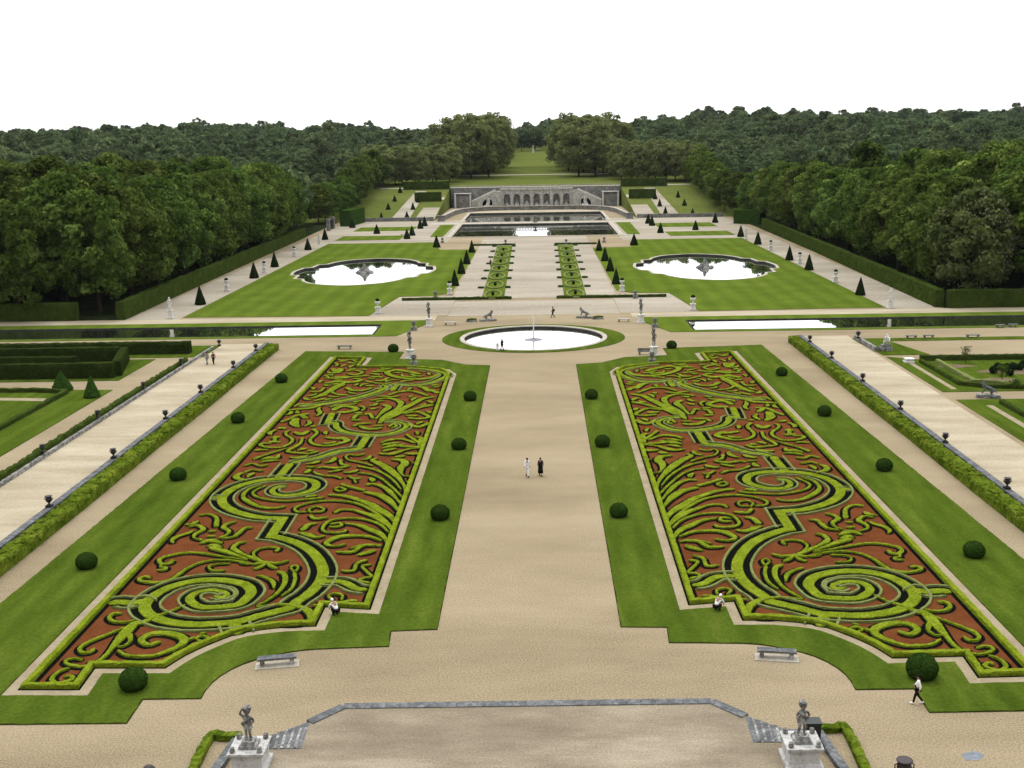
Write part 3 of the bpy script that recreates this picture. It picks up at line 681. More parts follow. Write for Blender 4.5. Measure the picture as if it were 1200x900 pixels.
for sx, sd_ in ((-1, 'left'), (1, 'right')):
    mb = MB(); c = (sx * 43, 286.5, -0.5); rock_mb(mb, c, 1.7, 1.6, 3 + sx)
    for k in range(4):
        a = k * math.pi / 2; blob(mb, (c[0] + 1.5 * math.cos(a), c[1] + 2.4 * math.sin(a), -0.6), (.9, 1.3, .7), 2, .3, 2, k)
    blob(mb, (c[0], c[1], .9), (.45, .45, 1.0), 2, .3, 2, 9)
    tag(mb.build('fountain_sculpture', M['dark_stone'], None, c, True), 'dark sculpted fountain group in the middle of the %s lobed pond' % sd_, 'fountain')

# lawns, paths
def lawn(name, loops, h=0.07, m='lawn', base=0.0):
    mb = MB(); prism(mb, loops, base, h); return tag(mb.build(name, M[m]), kind='structure')
def flat(name, loop, z, m):
    mb = MB(); sheet(mb, [loop], z); return tag(mb.build(name, M[m]), kind='structure')
pool_lawn = [(15.0 * math.cos(a), 184 + 13.4 * math.sin(a)) for a in [2 * math.pi * i / 72 for i in range(72)]]
lawn('lawn', [pool_lawn, ring(0, 184, 12.1)])
BIG = [(-66.1, 211.6), (-31.0, 210.4), (-28.2, 236.3), (-20.5, 237.2), (-17.6, 241.5), (-17.2, 338), (-28.5, 339.5), (-31.5, 364.5), (-66.1, 364.5)]
for sx in (-1, 1):
    fl = (lambda l: l) if sx < 0 else mirror
    lawn('lawn', [fl(BIG), lobed(sx * 43, 286.5, .7)], m='far_lawn')
    lawn('lawn', [fl([(-165, 187.4), (-23.0, 187.4), (-19.2, 199.0), (-19.2, 204.0), (-165, 204.0)]), [((-1 if sx < 0 else 1) * x, y) for x, y in inset(CANAL, -0.35)]], m='far_lawn')
    lawn('lawn', [fl(rect(-66, -44.7, 376, 393))], m='far_lawn'); lawn('lawn', [fl(rect(-66, -44.6, 414, 433))], m='far_lawn')
    lawn('lawn', [fl([(-35.5, 385), (-31.2, 385), (-31.0, 440), (-36.5, 440)])], m='far_lawn')
    flat('path', fl(rect(-51.0, -42.9, 40, 182)), 0.006, 'pale_gravel')
    flat('path', fl(rect(-150, -18, 204.1, 209.6)), 0.005, 'pale_gravel')
    flat('path', fl(rect(-76, -66.3, 209.8, 465)), 0.006, 'far_gravel')
    flat('path', fl(rect(-66.2, -28, 364.8, 465)), 0.004, 'far_gravel')
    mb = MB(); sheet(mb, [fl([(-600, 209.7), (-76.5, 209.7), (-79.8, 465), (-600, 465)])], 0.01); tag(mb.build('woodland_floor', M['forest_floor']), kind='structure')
# central avenue beyond the pool, with pale gravel
flat('path', [(-17.0, 232), (17.0, 232), (17.0, 380), (-17.0, 380)], 0.007, 'far_gravel')
flat('path', rect(-16, 16, 209, 228), 0.0075, 'far_gravel')
flat('path', [(-30.6, 210.0), (-16.2, 210.0), (-16.2, 236), (-28.4, 236)], 0.0085, 'far_gravel')
flat('path', [(30.6, 210.0), (28.4, 236), (16.2, 236), (16.2, 210.0)], 0.0085, 'far_gravel')
flat('path', rect(-40.9, 40.9, 443.2, 451), 0.02, 'rim')
flat('path', rect(-40.5, 40.5, 509.6, 552.5), 0.012, 'pale_gravel')
# side gardens left
lawn('lawn', [[(-120, 40), (-56.1, 40), (-56.1, 147.9), (-120, 151.5)]])
flat('path', [(-72, 144.2), (-61.2, 143.0), (-61.2, 40), (-61.9, 40), (-61.9, 141.5), (-72, 142.8)], 0.076, 'walk')
lawn('lawn', [rect(-130, -50.6, 170.8, 180.8)])
lawn('lawn', [rect(-130, -57.5, 154.0, 169.6)])
# side gardens right
lawn('lawn', [[(51.7, 139.6), (120, 139.6), (120, 160.6), (56, 160.6), (51.7, 163.2)]])
lawn('lawn', [[(51.8, 40), (120, 40), (120, 135.2), (51.8, 135.2)]])
lawn('lawn', [[(50.9, 178.6), (51.6, 164.4), (58.5, 164.4), (56.0, 176.0), (84, 176.0), (87, 166.0), (120, 166.0), (120, 178.6)]])
flat('path', [(53.3, 141.0), (54.0, 141.0), (54.0, 158.5), (53.3, 158.5)], 0.076, 'walk')
flat('path', [(54.2, 40), (55.0, 40), (55.0, 132), (54.2, 132)], 0.076, 'walk')
for x0, y0, rx, ry in ((66, 152, 5, 2.3), (59, 155.6, 2.6, 1.1), (75, 147, 6, 2.0), (61, 146, 3.5, 1.3), (66, 120, 5, 4)):
    flat('soil_patch', [(x0 + rx * (1 + .25 * math.sin(3 * a + x0)) * math.cos(a), y0 + ry * (1 + .2 * math.cos(4 * a)) * math.sin(a)) for a in [2 * math.pi * i / 28 for i in range(28)]], 0.078, 'soil')

# ------------------------------------------------------------------ hills behind the canal
xs = sorted(set([-1200, -1000, -700, -500] + list(range(-400, 401, 20)) + [-40.99, -41.01, 40.99, 41.01] + [500, 700, 1000, 1200]))
ys = [465 + 3 * i for i in range(30)] + [552.5, 552.99, 553.01] + list(range(560, 1000, 20)) + list(range(1000, 1700, 50)) + [1750]
ys = sorted(set(ys)); mb = MB()
vs = [(x, y, hz(x, y)) for y in ys for x in xs]; nx = len(xs); fs = []
for j in range(len(ys) - 1):
    for i in range(nx - 1):
        if abs(xs[i]) < 41 and abs(xs[i + 1]) < 41 and ys[j + 1] < 553: continue
        fs.append((j * nx + i, j * nx + i + 1, (j + 1) * nx + i + 1, (j + 1) * nx + i))
mb.add(vs, fs); tag(mb.build('hill', M['hill_grass']), kind='structure')

def drape(name, quad, off, m, n=14, k=4):
    """strip of ground laid over the slope; quad = near-left, near-right, far-right, far-left"""
    a, b, c, d = [Vector(p) for p in quad]; vs = []
    for j in range(n + 1):
        for i in range(k + 1):
            u, v = i / k, j / n; p = (a * (1 - u) + b * u) * (1 - v) + (d * (1 - u) + c * u) * v
            vs.append((p.x, p.y, hz(p.x, p.y) + off))
    mb = MB(); mb.add(vs, [(j * (k + 1) + i, j * (k + 1) + i + 1, (j + 1) * (k + 1) + i + 1, (j + 1) * (k + 1) + i) for j in range(n) for i in range(k)])
    return tag(mb.build(name, M[m]), kind='structure')
for sx in (-1, 1):
    q = lambda l: [(sx * -x, y) for x, y in l]
    drape('path', q([(-59.5, 466), (-51.8, 466), (-51.5, 545), (-56.5, 545)]), 0.05, 'far_gravel')
    drape('path', q([(-49.5, 466), (-41.3, 466), (-41.3, 497), (-48.5, 497)]), 0.05, 'far_gravel')
    drape('path', q([(-51, 518), (-41.3, 518), (-41.3, 525), (-51, 525)]), 0.06, 'rim')
    drape('path', q([(-75, 554.5), (-41.3, 554.5), (-41.3, 560), (-75, 560)]), 0.06, 'rim')
drape('path', [(-41, 553.6), (41, 553.6), (41, 561), (-41, 561)], 0.05, 'rim')
drape('path', [(-46, 655), (46, 655), (46, 661), (-46, 661)], 0.08, 'rim', 3, 20)

# ------------------------------------------------------------------ terrace in front (slightly raised), steps, kerbs
TZ = 0.4
tp = GP(403, 827.5, 363, 846, 353, 877, 313, 878, z=TZ) + [(-14.9, 40)]
tp = tp + [(14.9, 40)] + [(-x, y) for x, y in reversed(tp[:-1])]
mb = MB(); prism(mb, [tp], 0.0, TZ - 0.02); tag(mb.build('terrace', M['terrace_gravel']), kind='structure')
def strip(mb, p, w_, z0, z1):
    n = len(p); nr = normals(p); vs = []
    for (x, y), (a, b) in zip(p, nr):
        for s_ in (-.5, .5):
            vs += [(x + a * w_ * s_, y + b * w_ * s_, z0), (x + a * w_ * s_, y + b * w_ * s_, z1)]
    fs = [(i * 4 + q, i * 4 + r, (i + 1) * 4 + r, (i + 1) * 4 + q) for i in range(n - 1) for q, r in ((0, 1), (1, 3), (3, 2), (2, 0))]
    fs += [(0, 1, 3, 2), (4 * n - 4, 4 * n - 2, 4 * n - 1, 4 * n - 3)]
    mb.add(vs, fs)
cop = tp[0:2]; cl = [cop[1], cop[0], (-cop[0][0], cop[0][1]), (-cop[1][0], cop[1][1])]
cp = []
for a, b in zip(cl, cl[1:]):
    n = max(1, int(math.dist(a, b) / .8)); cp += [(a[0] + (b[0] - a[0]) * k / n, a[1] + (b[1] - a[1]) * k / n) for k in range(n)]
mb = MB()
cp.append(cl[-1])
for i in range(len(cp) - 1):
    strip(mb, [cp[i], (cp[i][0] + .97 * (cp[i + 1][0] - cp[i][0]), cp[i][1] + .97 * (cp[i + 1][1] - cp[i][1]))], 0.6, 0.0, TZ + 0.03 + rnd.uniform(0, .015))
tag(mb.build('kerb', M['coping'], None, (0, 60.3, 0)), 'grey stone kerb along the front edge of the near terrace', 'kerb')
for sx in (-1, 1):
    A = GP(363, 846, 353, 877, z=TZ); B = GP(308, 866, 306, 879, z=0.0)
    org = (sx * 13.4, 57.0, 0); sd_ = 'left' if sx < 0 else 'right'
    root = empty('garden_steps', org, 'grey stone steps beside the %s terrace statue' % sd_, 'steps')
    for k in range(6):
        u0, u1 = k / 6, (k + .96) / 6
        P_ = [((1 - u) * A[e][0] + u * B[e][0], (1 - u) * A[e][1] + u * B[e][1]) for u, e in ((u0, 0), (u1, 0), (u1, 1), (u0, 1))]
        P_ = [(-sx * x, y) for x, y in P_]
        mb = MB(); prism(mb, [P_ if sx < 0 else P_[::-1]], 0.0, TZ - 0.062 * k - .01)
        mb.build('step', M['coping'], root, org)
        e0 = [P_[1], P_[2]]; mb = MB(); strip(mb, e0, 0.14, 0.05, TZ - 0.062 * k + .004); mb.build('nosing', M['stone'], root, org)
    kp = GP(262, 873, 275, 873.5, 255, 902, 236, 930, z=.1); kp = [(-sx * x, y) for x, y in GP(318, 871, 277, 872, 256, 902, 230, 938)]
    mb = MB(); strip(mb, kp, 0.5, 0, 0.3); tag(mb.build('kerb', M['coping'], None, (kp[1][0], kp[1][1], 0)), 'grey stone kerb running to the picture edge beside the %s terrace statue' % sd_, 'kerb')
    hp = [(-sx * x, y) for x, y in GP(285, 866, 262, 867) + GP(246, 868, 222, 915, 208, 945)]
    mb = MB(); hedge(mb, cr(hp, .2), 0.5, 0.36, .06); tag(mb.build('hedge', M['hedge_yellow'], None, (hp[2][0], hp[2][1], 0)), 'low yellow green hedge outside the kerb by the %s terrace statue' % sd_, 'hedge')
tag(flat('utility_cover', [(x + .0, y) for x, y in GP(1126, 884, 1143, 880, 1153, 885, 1148, 891, 1132, 891)], 0.012, 'steel'), 'grey metal utility cover in the gravel right of the terrace', 'utility cover')
del bpy.data.objects['utility_cover']['kind']

# ------------------------------------------------------------------ hedges and low walls
def hedge_thing(label, p, w_, h, m, name='clipped_hedge', jit=0.06, step=0.6, group=None, z0=0.0):
    mb = MB(); hedge(mb, cr(p, step) if len(p) == 2 else [q for a, b in zip(p, p[1:]) for q in cr([a, b], step)[:-1]] + [p[-1]], w_, h, jit, roundend=False, z0=z0)
    return tag(mb.build(name, m, None, (*p[0], 0), False), label, 'hedge', group)
for sx, sd_ in ((-1, 'left'), (1, 'right')):
    q = lambda l: [(sx * -x, y) for x, y in l]
    # bushy hedge and parapet between parterre walk and side ramp
    mb = MB(); pts = q(cr([(-41.0, 40), (-41.0, 176.5)], .5))
    hedge(mb, pts, [1.55, 1.75, 1.45, 1.7, 1.5, 1.75, 1.5, 1.6], 1.0, .13, roundend=False)
    for k in range(420):
        y = rnd.uniform(45, 176); blob(mb, (sx * 41 + rnd.uniform(-.55, .55), y, rnd.uniform(.6, 1.05)), (rnd.uniform(.25, .55),) * 2 + (rnd.uniform(.18, .42),), 1, .5, 2, k)
    leaves_on(mb, pts, 1.7, .98, 9, .11); tag(mb.build('loose_hedge', M['hedge_yellow'], None, (sx * 41, 110, 0)), 'long bushy yellow green hedge along the %s side ramp parapet' % sd_, 'hedge')
    w_ = empty('parapet_wall', (sx * 42.35, 110, 0), 'long grey stone parapet topped with dark urns, inner edge of the %s ramp' % sd_, 'parapet')
    mb = MB(); box(mb, min(sx * 42.15, sx * 42.6), max(sx * 42.15, sx * 42.6), 40, 178.5, 0, .75); mb.build('wall_body', M['stone'], w_, (sx * 42.35, 110, 0))
    mb = MB()
    for k in range(69): y = 40 + 2 * k; box(mb, min(sx * 42.05, sx * 42.7), max(sx * 42.05, sx * 42.7), y, y + 1.96, .753, .92 + rnd.uniform(0, .02))
    mb.build('coping', M['coping'], w_, (sx * 42.35, 110, 0))
# outer low hedge and wall, left ramp only
w_ = tag(None or (lambda mb: (strip(mb, [(-51.2, 40), (-51.2, 178.5)], .35, 0, .38), mb.build('low_wall', M['stone'], None, (-51.2, 110, 0)))[1])(MB()), 'low pale stone retaining wall on the outer edge of the left ramp', 'wall')
mb = MB(); hedge(mb, cr([(-51.75, 40), (-51.75, 166)], .5), [.6, .7, .55, .7, .6], .85, .1, roundend=False)
tag(mb.build('clipped_hedge', M['hedge_dark'], None, (-51.75, 110, 0)), 'thin dark green hedge behind the low wall of the left ramp', 'hedge')
# tall woodland hedges
def tall_hedge(label, a, b, w_, h, m=M['hedge_dark']):
    n = max(2, int(math.dist(a, b) / .7)); k = int(h / .6); mb = MB()
    d = Vector((b[0] - a[0], b[1] - a[1])).normalized(); nv = Vector((-d.y, d.x)); prof = [(-.5, i / k) for i in range(k + 1)] + [(-.2, 1.0), (.2, 1.0)] + [(.5, 1 - i / k) for i in range(k + 1)]
    K = len(prof); vs = []
    for i in range(n + 1):
        x, y = a[0] + (b[0] - a[0]) * i / n, a[1] + (b[1] - a[1]) * i / n; z = hz(x, y)
        for o, t in prof:
            j = .1; vs.append((x + nv.x * o * w_ + rnd.uniform(-j, j), y + nv.y * o * w_ + rnd.uniform(-j, j), z + t * h + (rnd.uniform(-j, j) if t else 0)))
    fs = [(i * K + q, i * K + q + 1, (i + 1) * K + q + 1, (i + 1) * K + q) for i in range(n) for q in range(K - 1)] + [tuple(range(K)), tuple(n * K + q for q in range(K))]
    mb.add(vs, fs); return tag(mb.build('clipped_hedge', m, None, (*a, 0)), label, 'hedge')
tall_hedge('long tall clipped hedge between the left wood and the left alley', (-77.2, 209.9), (-79.6, 392), 1.6, 3.3)
tall_hedge('tall clipped hedge facing the left canal, in front of the left wood', (-120, 210.4), (-85.5, 210.4), 1.8, 3.3)
tall_hedge('long tall clipped hedge between the right wood and the right alley', (76.0, 211.0), (81, 405), 1.6, 3.3)
tall_hedge('tall clipped hedge facing the right canal, in front of the right wood', (77.2, 210.4), (120, 210.4), 1.8, 3.3)
tall_hedge('block of bright clipped hedge at the far end of the right alley', (75.5, 428), (84, 422), 6, 5, M['cone_green'])
tall_hedge('block of bright clipped hedge at the far end of the left alley', (-73, 440), (-71, 462), 4.5, 6, M['cone_green'])
for sx, sd_ in ((-1, 'left'), (1, 'right')):
    tall_hedge('upper dark clipped hedge on the slope %s of the grotto' % sd_, (sx * 63, 551), (sx * 40.5, 551), 2.2, 3.6)
    tall_hedge('lower dark clipped hedge on the slope %s of the grotto' % sd_, (sx * 54, 515), (sx * 42, 515), 2.2, 4.0)
    wv = MB(); box(wv, min(sx * 41.2, sx * 76), max(sx * 41.2, sx * 76), 463.6, 464.6, 0, 1.5); tag(wv.build('retaining_wall', M['dark_stone'], None, (sx * 58, 464, 0)), 'dark low retaining wall at the foot of the %s slope' % sd_, 'wall')
# maze-like hedges left
mr = empty('hedge_enclosure', (-75, 163, 0), 'dark square cut hedge enclosure with a gap, in the left side garden', 'hedge')
for pts in ([(-75.5, 156.2), (-58.8, 156.2)], [(-78.2, 156.2), (-130, 156.2)], [(-58.8, 157.0), (-61.8, 168.8)], [(-62.6, 168.8), (-130, 168.8)], [(-66, 161.5), (-130, 161.5)]):
    mb = MB(); hedge(mb, cr(pts, .6), 1.3, 2.1, .07, roundend=False, z0=.05); mb.build('hedge_run', M['hedge_deep'], mr, (-75, 163, 0))
hedge_thing('long dark hedge in front of the left canal lawn, behind the hedge enclosure', [(-53.5, 174.3), (-130, 174.3)], 1.6, 1.9, M['hedge_deep'])
hedge_thing('low dark box hedge edging the left side lawn near two green cones', [(-61.5, 40), (-61.5, 146), (-66, 147.2), (-110, 148.5)], .6, .6, M['hedge_dark'])
hedge_thing('low clipped double hedge round the right flower lawn with soil patches', [(55.2, 158.5), (55.2, 143.4), (58, 141.4), (62, 140.8), (120, 140.8)], .55, .6, M['hedge_dark'])
hedge_thing('dark straight hedge along the back of the right flower lawn', [(55.6, 160.0), (120, 160.0)], .8, .8, M['hedge_dark'])
hedge_thing('grey green inner hedge of the right flower lawn', [(57.5, 158.5), (57.5, 145.0), (61, 143.4)], .6, .55, M['box_pale'])
hedge_thing('low dark hedge along the nearest right side lawn', [(56.4, 40), (56.4, 133)], .55, .6, M['hedge_dark'])
hedge_thing('grey green low hedge inside the nearest right side lawn', [(60.5, 60), (60.5, 133.2)], .6, .55, M['box_pale'])

# ------------------------------------------------------------------ topiary
def leafy(mb, verts_n, n, size, jn=0.4):
    """little leaf faces standing on a clipped surface; verts_n = function -> (point, normal)"""
    for _ in range(n):
        p, nn = verts_n(); nn = (nn + Vector((rnd.gauss(0, jn), rnd.gauss(0, jn), rnd.gauss(0, jn)))).normalized()
        a = nn.orthogonal().normalized(); b = nn.cross(a); t = rnd.uniform(0, 6.28); a, b = a * math.cos(t) + b * math.sin(t), b * math.cos(t) - a * math.sin(t)
        s = size * rnd.uniform(.6, 1.3); mb.add([p - a * s, p + b * s * .6, p + a * s, p - b * s * .6], [(0, 1, 2, 3)])
def ball_mesh(name, m, loc):
    mb = MB(); blob(mb, (0, 0, .5), (.80, .80, .70), 4, .05, 5.0, 3, zmin=0.0)
    def f():
        u = Vector((rnd.gauss(0, 1), rnd.gauss(0, 1), rnd.gauss(0, 1))).normalized(); return Vector((u.x * .82, u.y * .82, max(.02, .5 + u.z * .72))), u
    leafy(mb, f, 1500, .055)
    return mb.build(name, m, None, (0, 0, 0))
ORD = ['nearest', 'second nearest', 'third nearest', 'fourth nearest', 'fifth nearest', 'sixth nearest', 'seventh nearest', 'eighth nearest', 'ninth nearest', 'tenth nearest', 'eleventh nearest', 'twelfth nearest']
BALLS = [('on the left outer lawn strip', [(102, 665), (209, 562), (279, 495), (330, 448)]),
         ('on the right outer lawn strip', [(1141, 652), (1036, 551), (966, 487), (916, 440)]),
         ('on the lawn left of the central path', [(516, 608), (538, 526), (551, 469)]),
         ('on the lawn right of the central path', [(725, 605), (706, 523), (693, 467)])]
proto = ball_mesh('box_ball', M['box_ball'], 0); first = True
def put_ball(px, py, label, s=1.0):
    global first
    x, y = G(px, py, 0.05)
    o = proto if first else proto.copy()
    if not first: COL.objects.link(o)
    first = False; o.location = (x, y, 0.06); o.rotation_euler = (0, 0, rnd.uniform(0, 6)); o.scale = (s * rnd.uniform(.97, 1.04), s * rnd.uniform(.97, 1.04), s * rnd.uniform(.95, 1.03))
    tag(o, label, 'topiary', 'clipped box balls')
for where, l in BALLS:
    for k, (px, py) in enumerate(l): put_ball(px, py, 'dark box ball, %s of %s %s' % (ORD[k], ['three', 'four'][len(l) - 3], where))
put_ball(157, 806, 'large round box ball at the front edge of the left scroll bed', 1.05)
put_ball(1080, 793, 'large round box ball at the front edge of the right scroll bed, behind a walker', 1.15)
put_ball(461, 412, 'small box ball behind the far end of the left scroll bed, by a statue')
put_ball(787, 408, 'small box ball behind the far end of the right scroll bed, by a statue')

def cone_mesh(name, m, r, h):
    mb = MB(); prof = [(r * .92, 0.0), (r, .25)] + [(r * (1 - t) ** .92 + .05, .25 + (h - .25) * t) for t in [i / 12 for i in range(1, 13)]] + [(0.01, h + .04)]
    seg = 20; vs = []
    for rr, z in prof:
        for i in range(seg):
            a = 2 * math.pi * i / seg; k = rr * (1 + rnd.uniform(-.07, .07)); vs.append((k * math.cos(a), k * math.sin(a), z + rnd.uniform(-.04, .04)))
    mb.add(vs, [(j * seg + i, j * seg + (i + 1) % seg, (j + 1) * seg + (i + 1) % seg, (j + 1) * seg + i) for j in range(len(prof) - 1) for i in range(seg)])
    def f():
        t = 1 - math.sqrt(rnd.random()); a = rnd.uniform(0, 6.28); rr = r * (1 - t) + .05; return Vector((rr * math.cos(a), rr * math.sin(a), .1 + (h - .1) * t)), Vector((math.cos(a), math.sin(a), .4))
    leafy(mb, f, 700, .13)
    return mb.build(name, m, None, (0, 0, 0))
yc = cone_mesh('yew_cone', M['yew'], 1.05, 3.7); yfirst = True
def put_cone(px, py, label, s=1.0, slope=False, wide=1.0):
    global yfirst
    x, y, z = Gh(px, py) if slope else (*G(px, py), 0.03)
    o = yc if yfirst else yc.copy()
    if not yfirst: COL.objects.link(o)
    yfirst = False; o.location = (x, y, z); o.rotation_euler = (0, 0, rnd.uniform(0, 6)); o.scale = (s * wide * rnd.uniform(.93, 1.07), s * wide * rnd.uniform(.93, 1.07), s * rnd.uniform(.94, 1.06))
    tag(o, label, 'topiary', 'dark clipped yew cones')
CONES = [('along the outer alley of the left big lawn', 1.0, 0, 1, [(235, 357), (298, 326), (322, 313), (361, 293), (381, 281)]),
         ('along the outer alley of the right big lawn', 1.0, 0, 1, [(1008, 346), (948, 316.5), (925, 305), (888, 286.5), (868, 277.5)]),
         ('on the avenue edge of the left big lawn', 1.0, 0, .95, [(533, 335), (540.7, 321), (547, 309.5), (553, 296)]),
         ('on the avenue edge of the right big lawn', 1.0, 0, .95, [(722, 333), (715, 318), (709, 306), (702, 294)]),
         ('round the thin lawns behind the left pond', .95, 0, 1.15, [(511.7, 290), (477, 280), (483, 276), (441.7, 274), (492.7, 268), (497.7, 265), (413, 267)]),
         ('round the thin lawns behind the right pond', .95, 0, 1.15, [(743, 287.5), (774, 273), (815, 269.5), (764, 264.5), (838, 261), (759.7, 262)]),
         ('on the outer edge of the left sloping path', .8, 1, 1.2, [(447, 258), (455, 246), (462.6, 236), (469, 226)]),
         ('on the inner edge of the left sloping path', .9, 1, 1.1, [(477, 257), (484, 246), (490, 237.5)]),
         ('on the outer edge of the right sloping path', .8, 1, 1.2, [(811.5, 253), (802, 241), (794.5, 231.5)]),
         ('on the inner edge of the right sloping path', .9, 1, 1.1, [(779.7, 252.5), (773, 242), (767.7, 233.5)])]
for where, s, sl, wd, l in CONES:
    for k, (px, py) in enumerate(l): put_cone(px, py, 'dark yew cone, %s of %d %s' % (ORD[k], len(l), where), s, sl, wd)
gc = cone_mesh('box_cone', M['cone_green'], 1.35, 2.7); x, y = G(73, 458); gc.location = (x, y, .06); tag(gc, 'rounded green box cone in front of the left hedge enclosure, the wider of two', 'topiary')
gd = cone_mesh('box_cone', M['cone_green'], 1.0, 2.8); x, y = G(108, 466); gd.location = (x, y, .06); tag(gd, 'slim green box cone on the corner of the left side lawn, the narrower of two', 'topiary')
# strips of flowers either side of the avenue
for sx, sd_ in ((-1, 'left'), (1, 'right')):
    org = (sx * 9, 290, 0)
    rt = empty('flower_border', org, 'narrow planted strip with scalloped hedge teeth on the %s of the avenue' % sd_, 'flower border')
    mb = MB(); prism(mb, [[(sx * 6.2 + (0 if sx > 0 else -4.6), 232), (sx * 6.2 + (4.6 if sx > 0 else 0), 232), (sx * 6.9 + (4.6 if sx > 0 else 0), 348), (sx * 6.9 + (0 if sx > 0 else -4.6), 348)]], 0.01, .09); mb.build('turf', M['far_lawn'], rt, org)
    for j in range(8):
        y = 232 + 16.4 * j; xo = .7 * (y - 232) / 116
        for a, b in ((5.1, 6.3), (10.9, 12.3)):
            x0, x1 = sorted((sx * (a + xo), sx * (b + xo))); mb = MB(); hedge(mb, [(x0, y), ((x0 + x1) / 2, y), (x1, y)], 1.3, .4, .05); mb.build('hedge_tooth', M['cone_green'], rt, org)
    for j in range(7):
        y = 240 + 16.2 * j - 4; cx = sx * (8.6 + .7 * (y - 232) / 116)
        mb = MB(); p = [(cx + 1.75 * math.cos(a), y + 6.0 * math.sin(a)) for a in [2 * math.pi * i / 28 for i in range(29)]]; hedge(mb, p, .5, .4, .04, roundend=False); mb.build('scallop_edging', M['box_pale'], rt, org)
    hedge_thing('low straight hedge closing the near end of the %s planted strip' % sd_, [(sx * 4.6, 230.6), (sx * 27, 230.6)], .8, .55, M['hedge_dark'])
    hedge_thing('low straight hedge closing the far end of the %s planted strip' % sd_, [(sx * 6.0, 350.6), (sx * 19, 350.6)], .8, .55, M['hedge_dark'])
    pr = None
    for j in range(7):
        y = 240 + 16.2 * j - 4; cx = sx * (8.6 + .7 * (y - 232) / 116)
        if pr is None:
            mb = MB(); blob(mb, (0, 0, .62), (.62, .7, .62), 3, .15, 3, 4, zmin=0)
            pr = mb.build('small_bush', M['yew'], None, (0, 0, 0)); o = pr
        else: o = pr.copy(); COL.objects.link(o)
        o.location = (cx, y, .08); o.scale = (.6, .65, .62); tag(o, 'small dark round bush in the %s avenue strip, %s of seven' % (sd_, ORD[j]), 'bush', 'bushes in the %s avenue strip' % sd_)

# ------------------------------------------------------------------ urns
def urn_parts(root, m, pm, org=(0, 0, 0), ped=0.0, s=1.0, pw=.55):
    if ped:
        mb = MB(); a = pw / 2; box(mb, -a - .08, a + .08, -a - .08, a + .08, 0, .18); box(mb, -a, a, -a, a, .183, ped - .12); box(mb, -a - .07, a + .07, -a - .07, a + .07, ped - .117, ped); mb.build('pedestal', pm, root, org)
    mb = MB(); lathe(mb, [(r * s, ped + z * s) for r, z in [(.24, 0), (.24, .06), (.12, .1), (.09, .2), (.16, .28), (.30, .42), (.37, .62), (.34, .78), (.27, .9), (.30, .96), (.40, 1.0), (.40, 1.05), (.3, 1.06)]], 20)
    for sx in (-1, 1): tube(mb, [(sx * .3 * s, 0, ped + .5 * s), (sx * .47 * s, 0, ped + .62 * s), (sx * .47 * s, 0, ped + .8 * s), (sx * .3 * s, 0, ped + .88 * s)], .035 * s, 6)
    mb.build('bowl', m, root, org, True)
def reg(root):
    KIDS[root.name] = [o for o in bpy.data.objects if o.parent == root]
    for c in KIDS[root.name]: KIDS[c.name] = [o for o in bpy.data.objects if o.parent == c]
    return root
wu = empty('wall_urn', (0, 0, 0), 'x', 'urn', 'dark urns on the ramp parapets'); urn_parts(wu, M['bronze'], M['bronze'], ped=.2, s=.78, pw=.36); reg(wu); used = {}
def place(pr, loc, label, group=None, rz=0, scale=None):
    if pr.name not in used:
        used[pr.name] = 1; pr.location = loc; pr.rotation_euler = (0, 0, rz); pr['label'] = label
        if scale: pr.scale = (scale,) * 3 if not isinstance(scale, tuple) else scale
        if group: pr['group'] = group
        return pr
    return copy_tree(pr, loc, label, group, rz, scale)
for sx, sd_ in ((-1, 'left'), (1, 'right')):
    rows = [(74, 594), (146, 537), (202, 491), (247, 460), (283, 431), (312, 411)] if sx < 0 else [(1177, 573), (1105.7, 519), (1050, 480), (1006.7, 447), (971, 420), (942.7, 401)]
    for k, (px, py) in enumerate(rows):
        x, y = G(px, py, .9); place(wu, (sx * 42.4, y, .92), 'dark bronze urn on the inner parapet of the %s ramp, %s of six' % (sd_, ORD[k]))
for k, (px, py) in enumerate([(65, 530), (131, 489), (182, 455), (224, 427)]):
    x, y = G(px, py, .6); place(wu, (-51.25, y, .57), 'dark urn on the outer low wall of the left ramp, %s of four' % ORD[k], scale=.9)
x, y = G(257, 405, 0.6); place(wu, (x, y, .56), 'dark urn at the far end of the left ramp wall, beside the canal path', scale=.95)
x, y = G(1005.5, 397, .6); place(wu, (x, y, 0.66), 'dark urn at the far end of the right ramp, on a short wall', scale=1.1)
mb = MB(); strip(mb, [(51.4, 178.6), (51.5, 167.6)], .5, 0, .65); tag(mb.build('low_wall', M['stone'], None, (51.4, 173, 0)), 'short grey wall under a dark urn at the far end of the right ramp', 'wall')
# near urns cut by the lower picture edge
iu = empty('garden_urn', (0, 0, 0), 'x', 'urn'); urn_parts(iu, M['iron_red'], M['iron_red'], ped=.75, s=1.0, pw=.5); reg(iu)
x, y = G(1058, 929); place(iu, (x, y, 0), 'dark red flared urn at the lower picture edge, right of the terrace')
x, y = G(177, 933); mb = MB(); lathe(mb, [(.36, 0), (.36, .1), (.2, .2), (.2, .8), (.34, .95), (.37, 1.25), (.33, 1.5), (.2, 1.66), (.02, 1.72)], 20, (x, y, 0)); tag(mb.build('domed_bollard', M['iron_red'], None, (x, y, 0), True), 'dark domed post top peeping over the lower left picture edge', 'bollard')
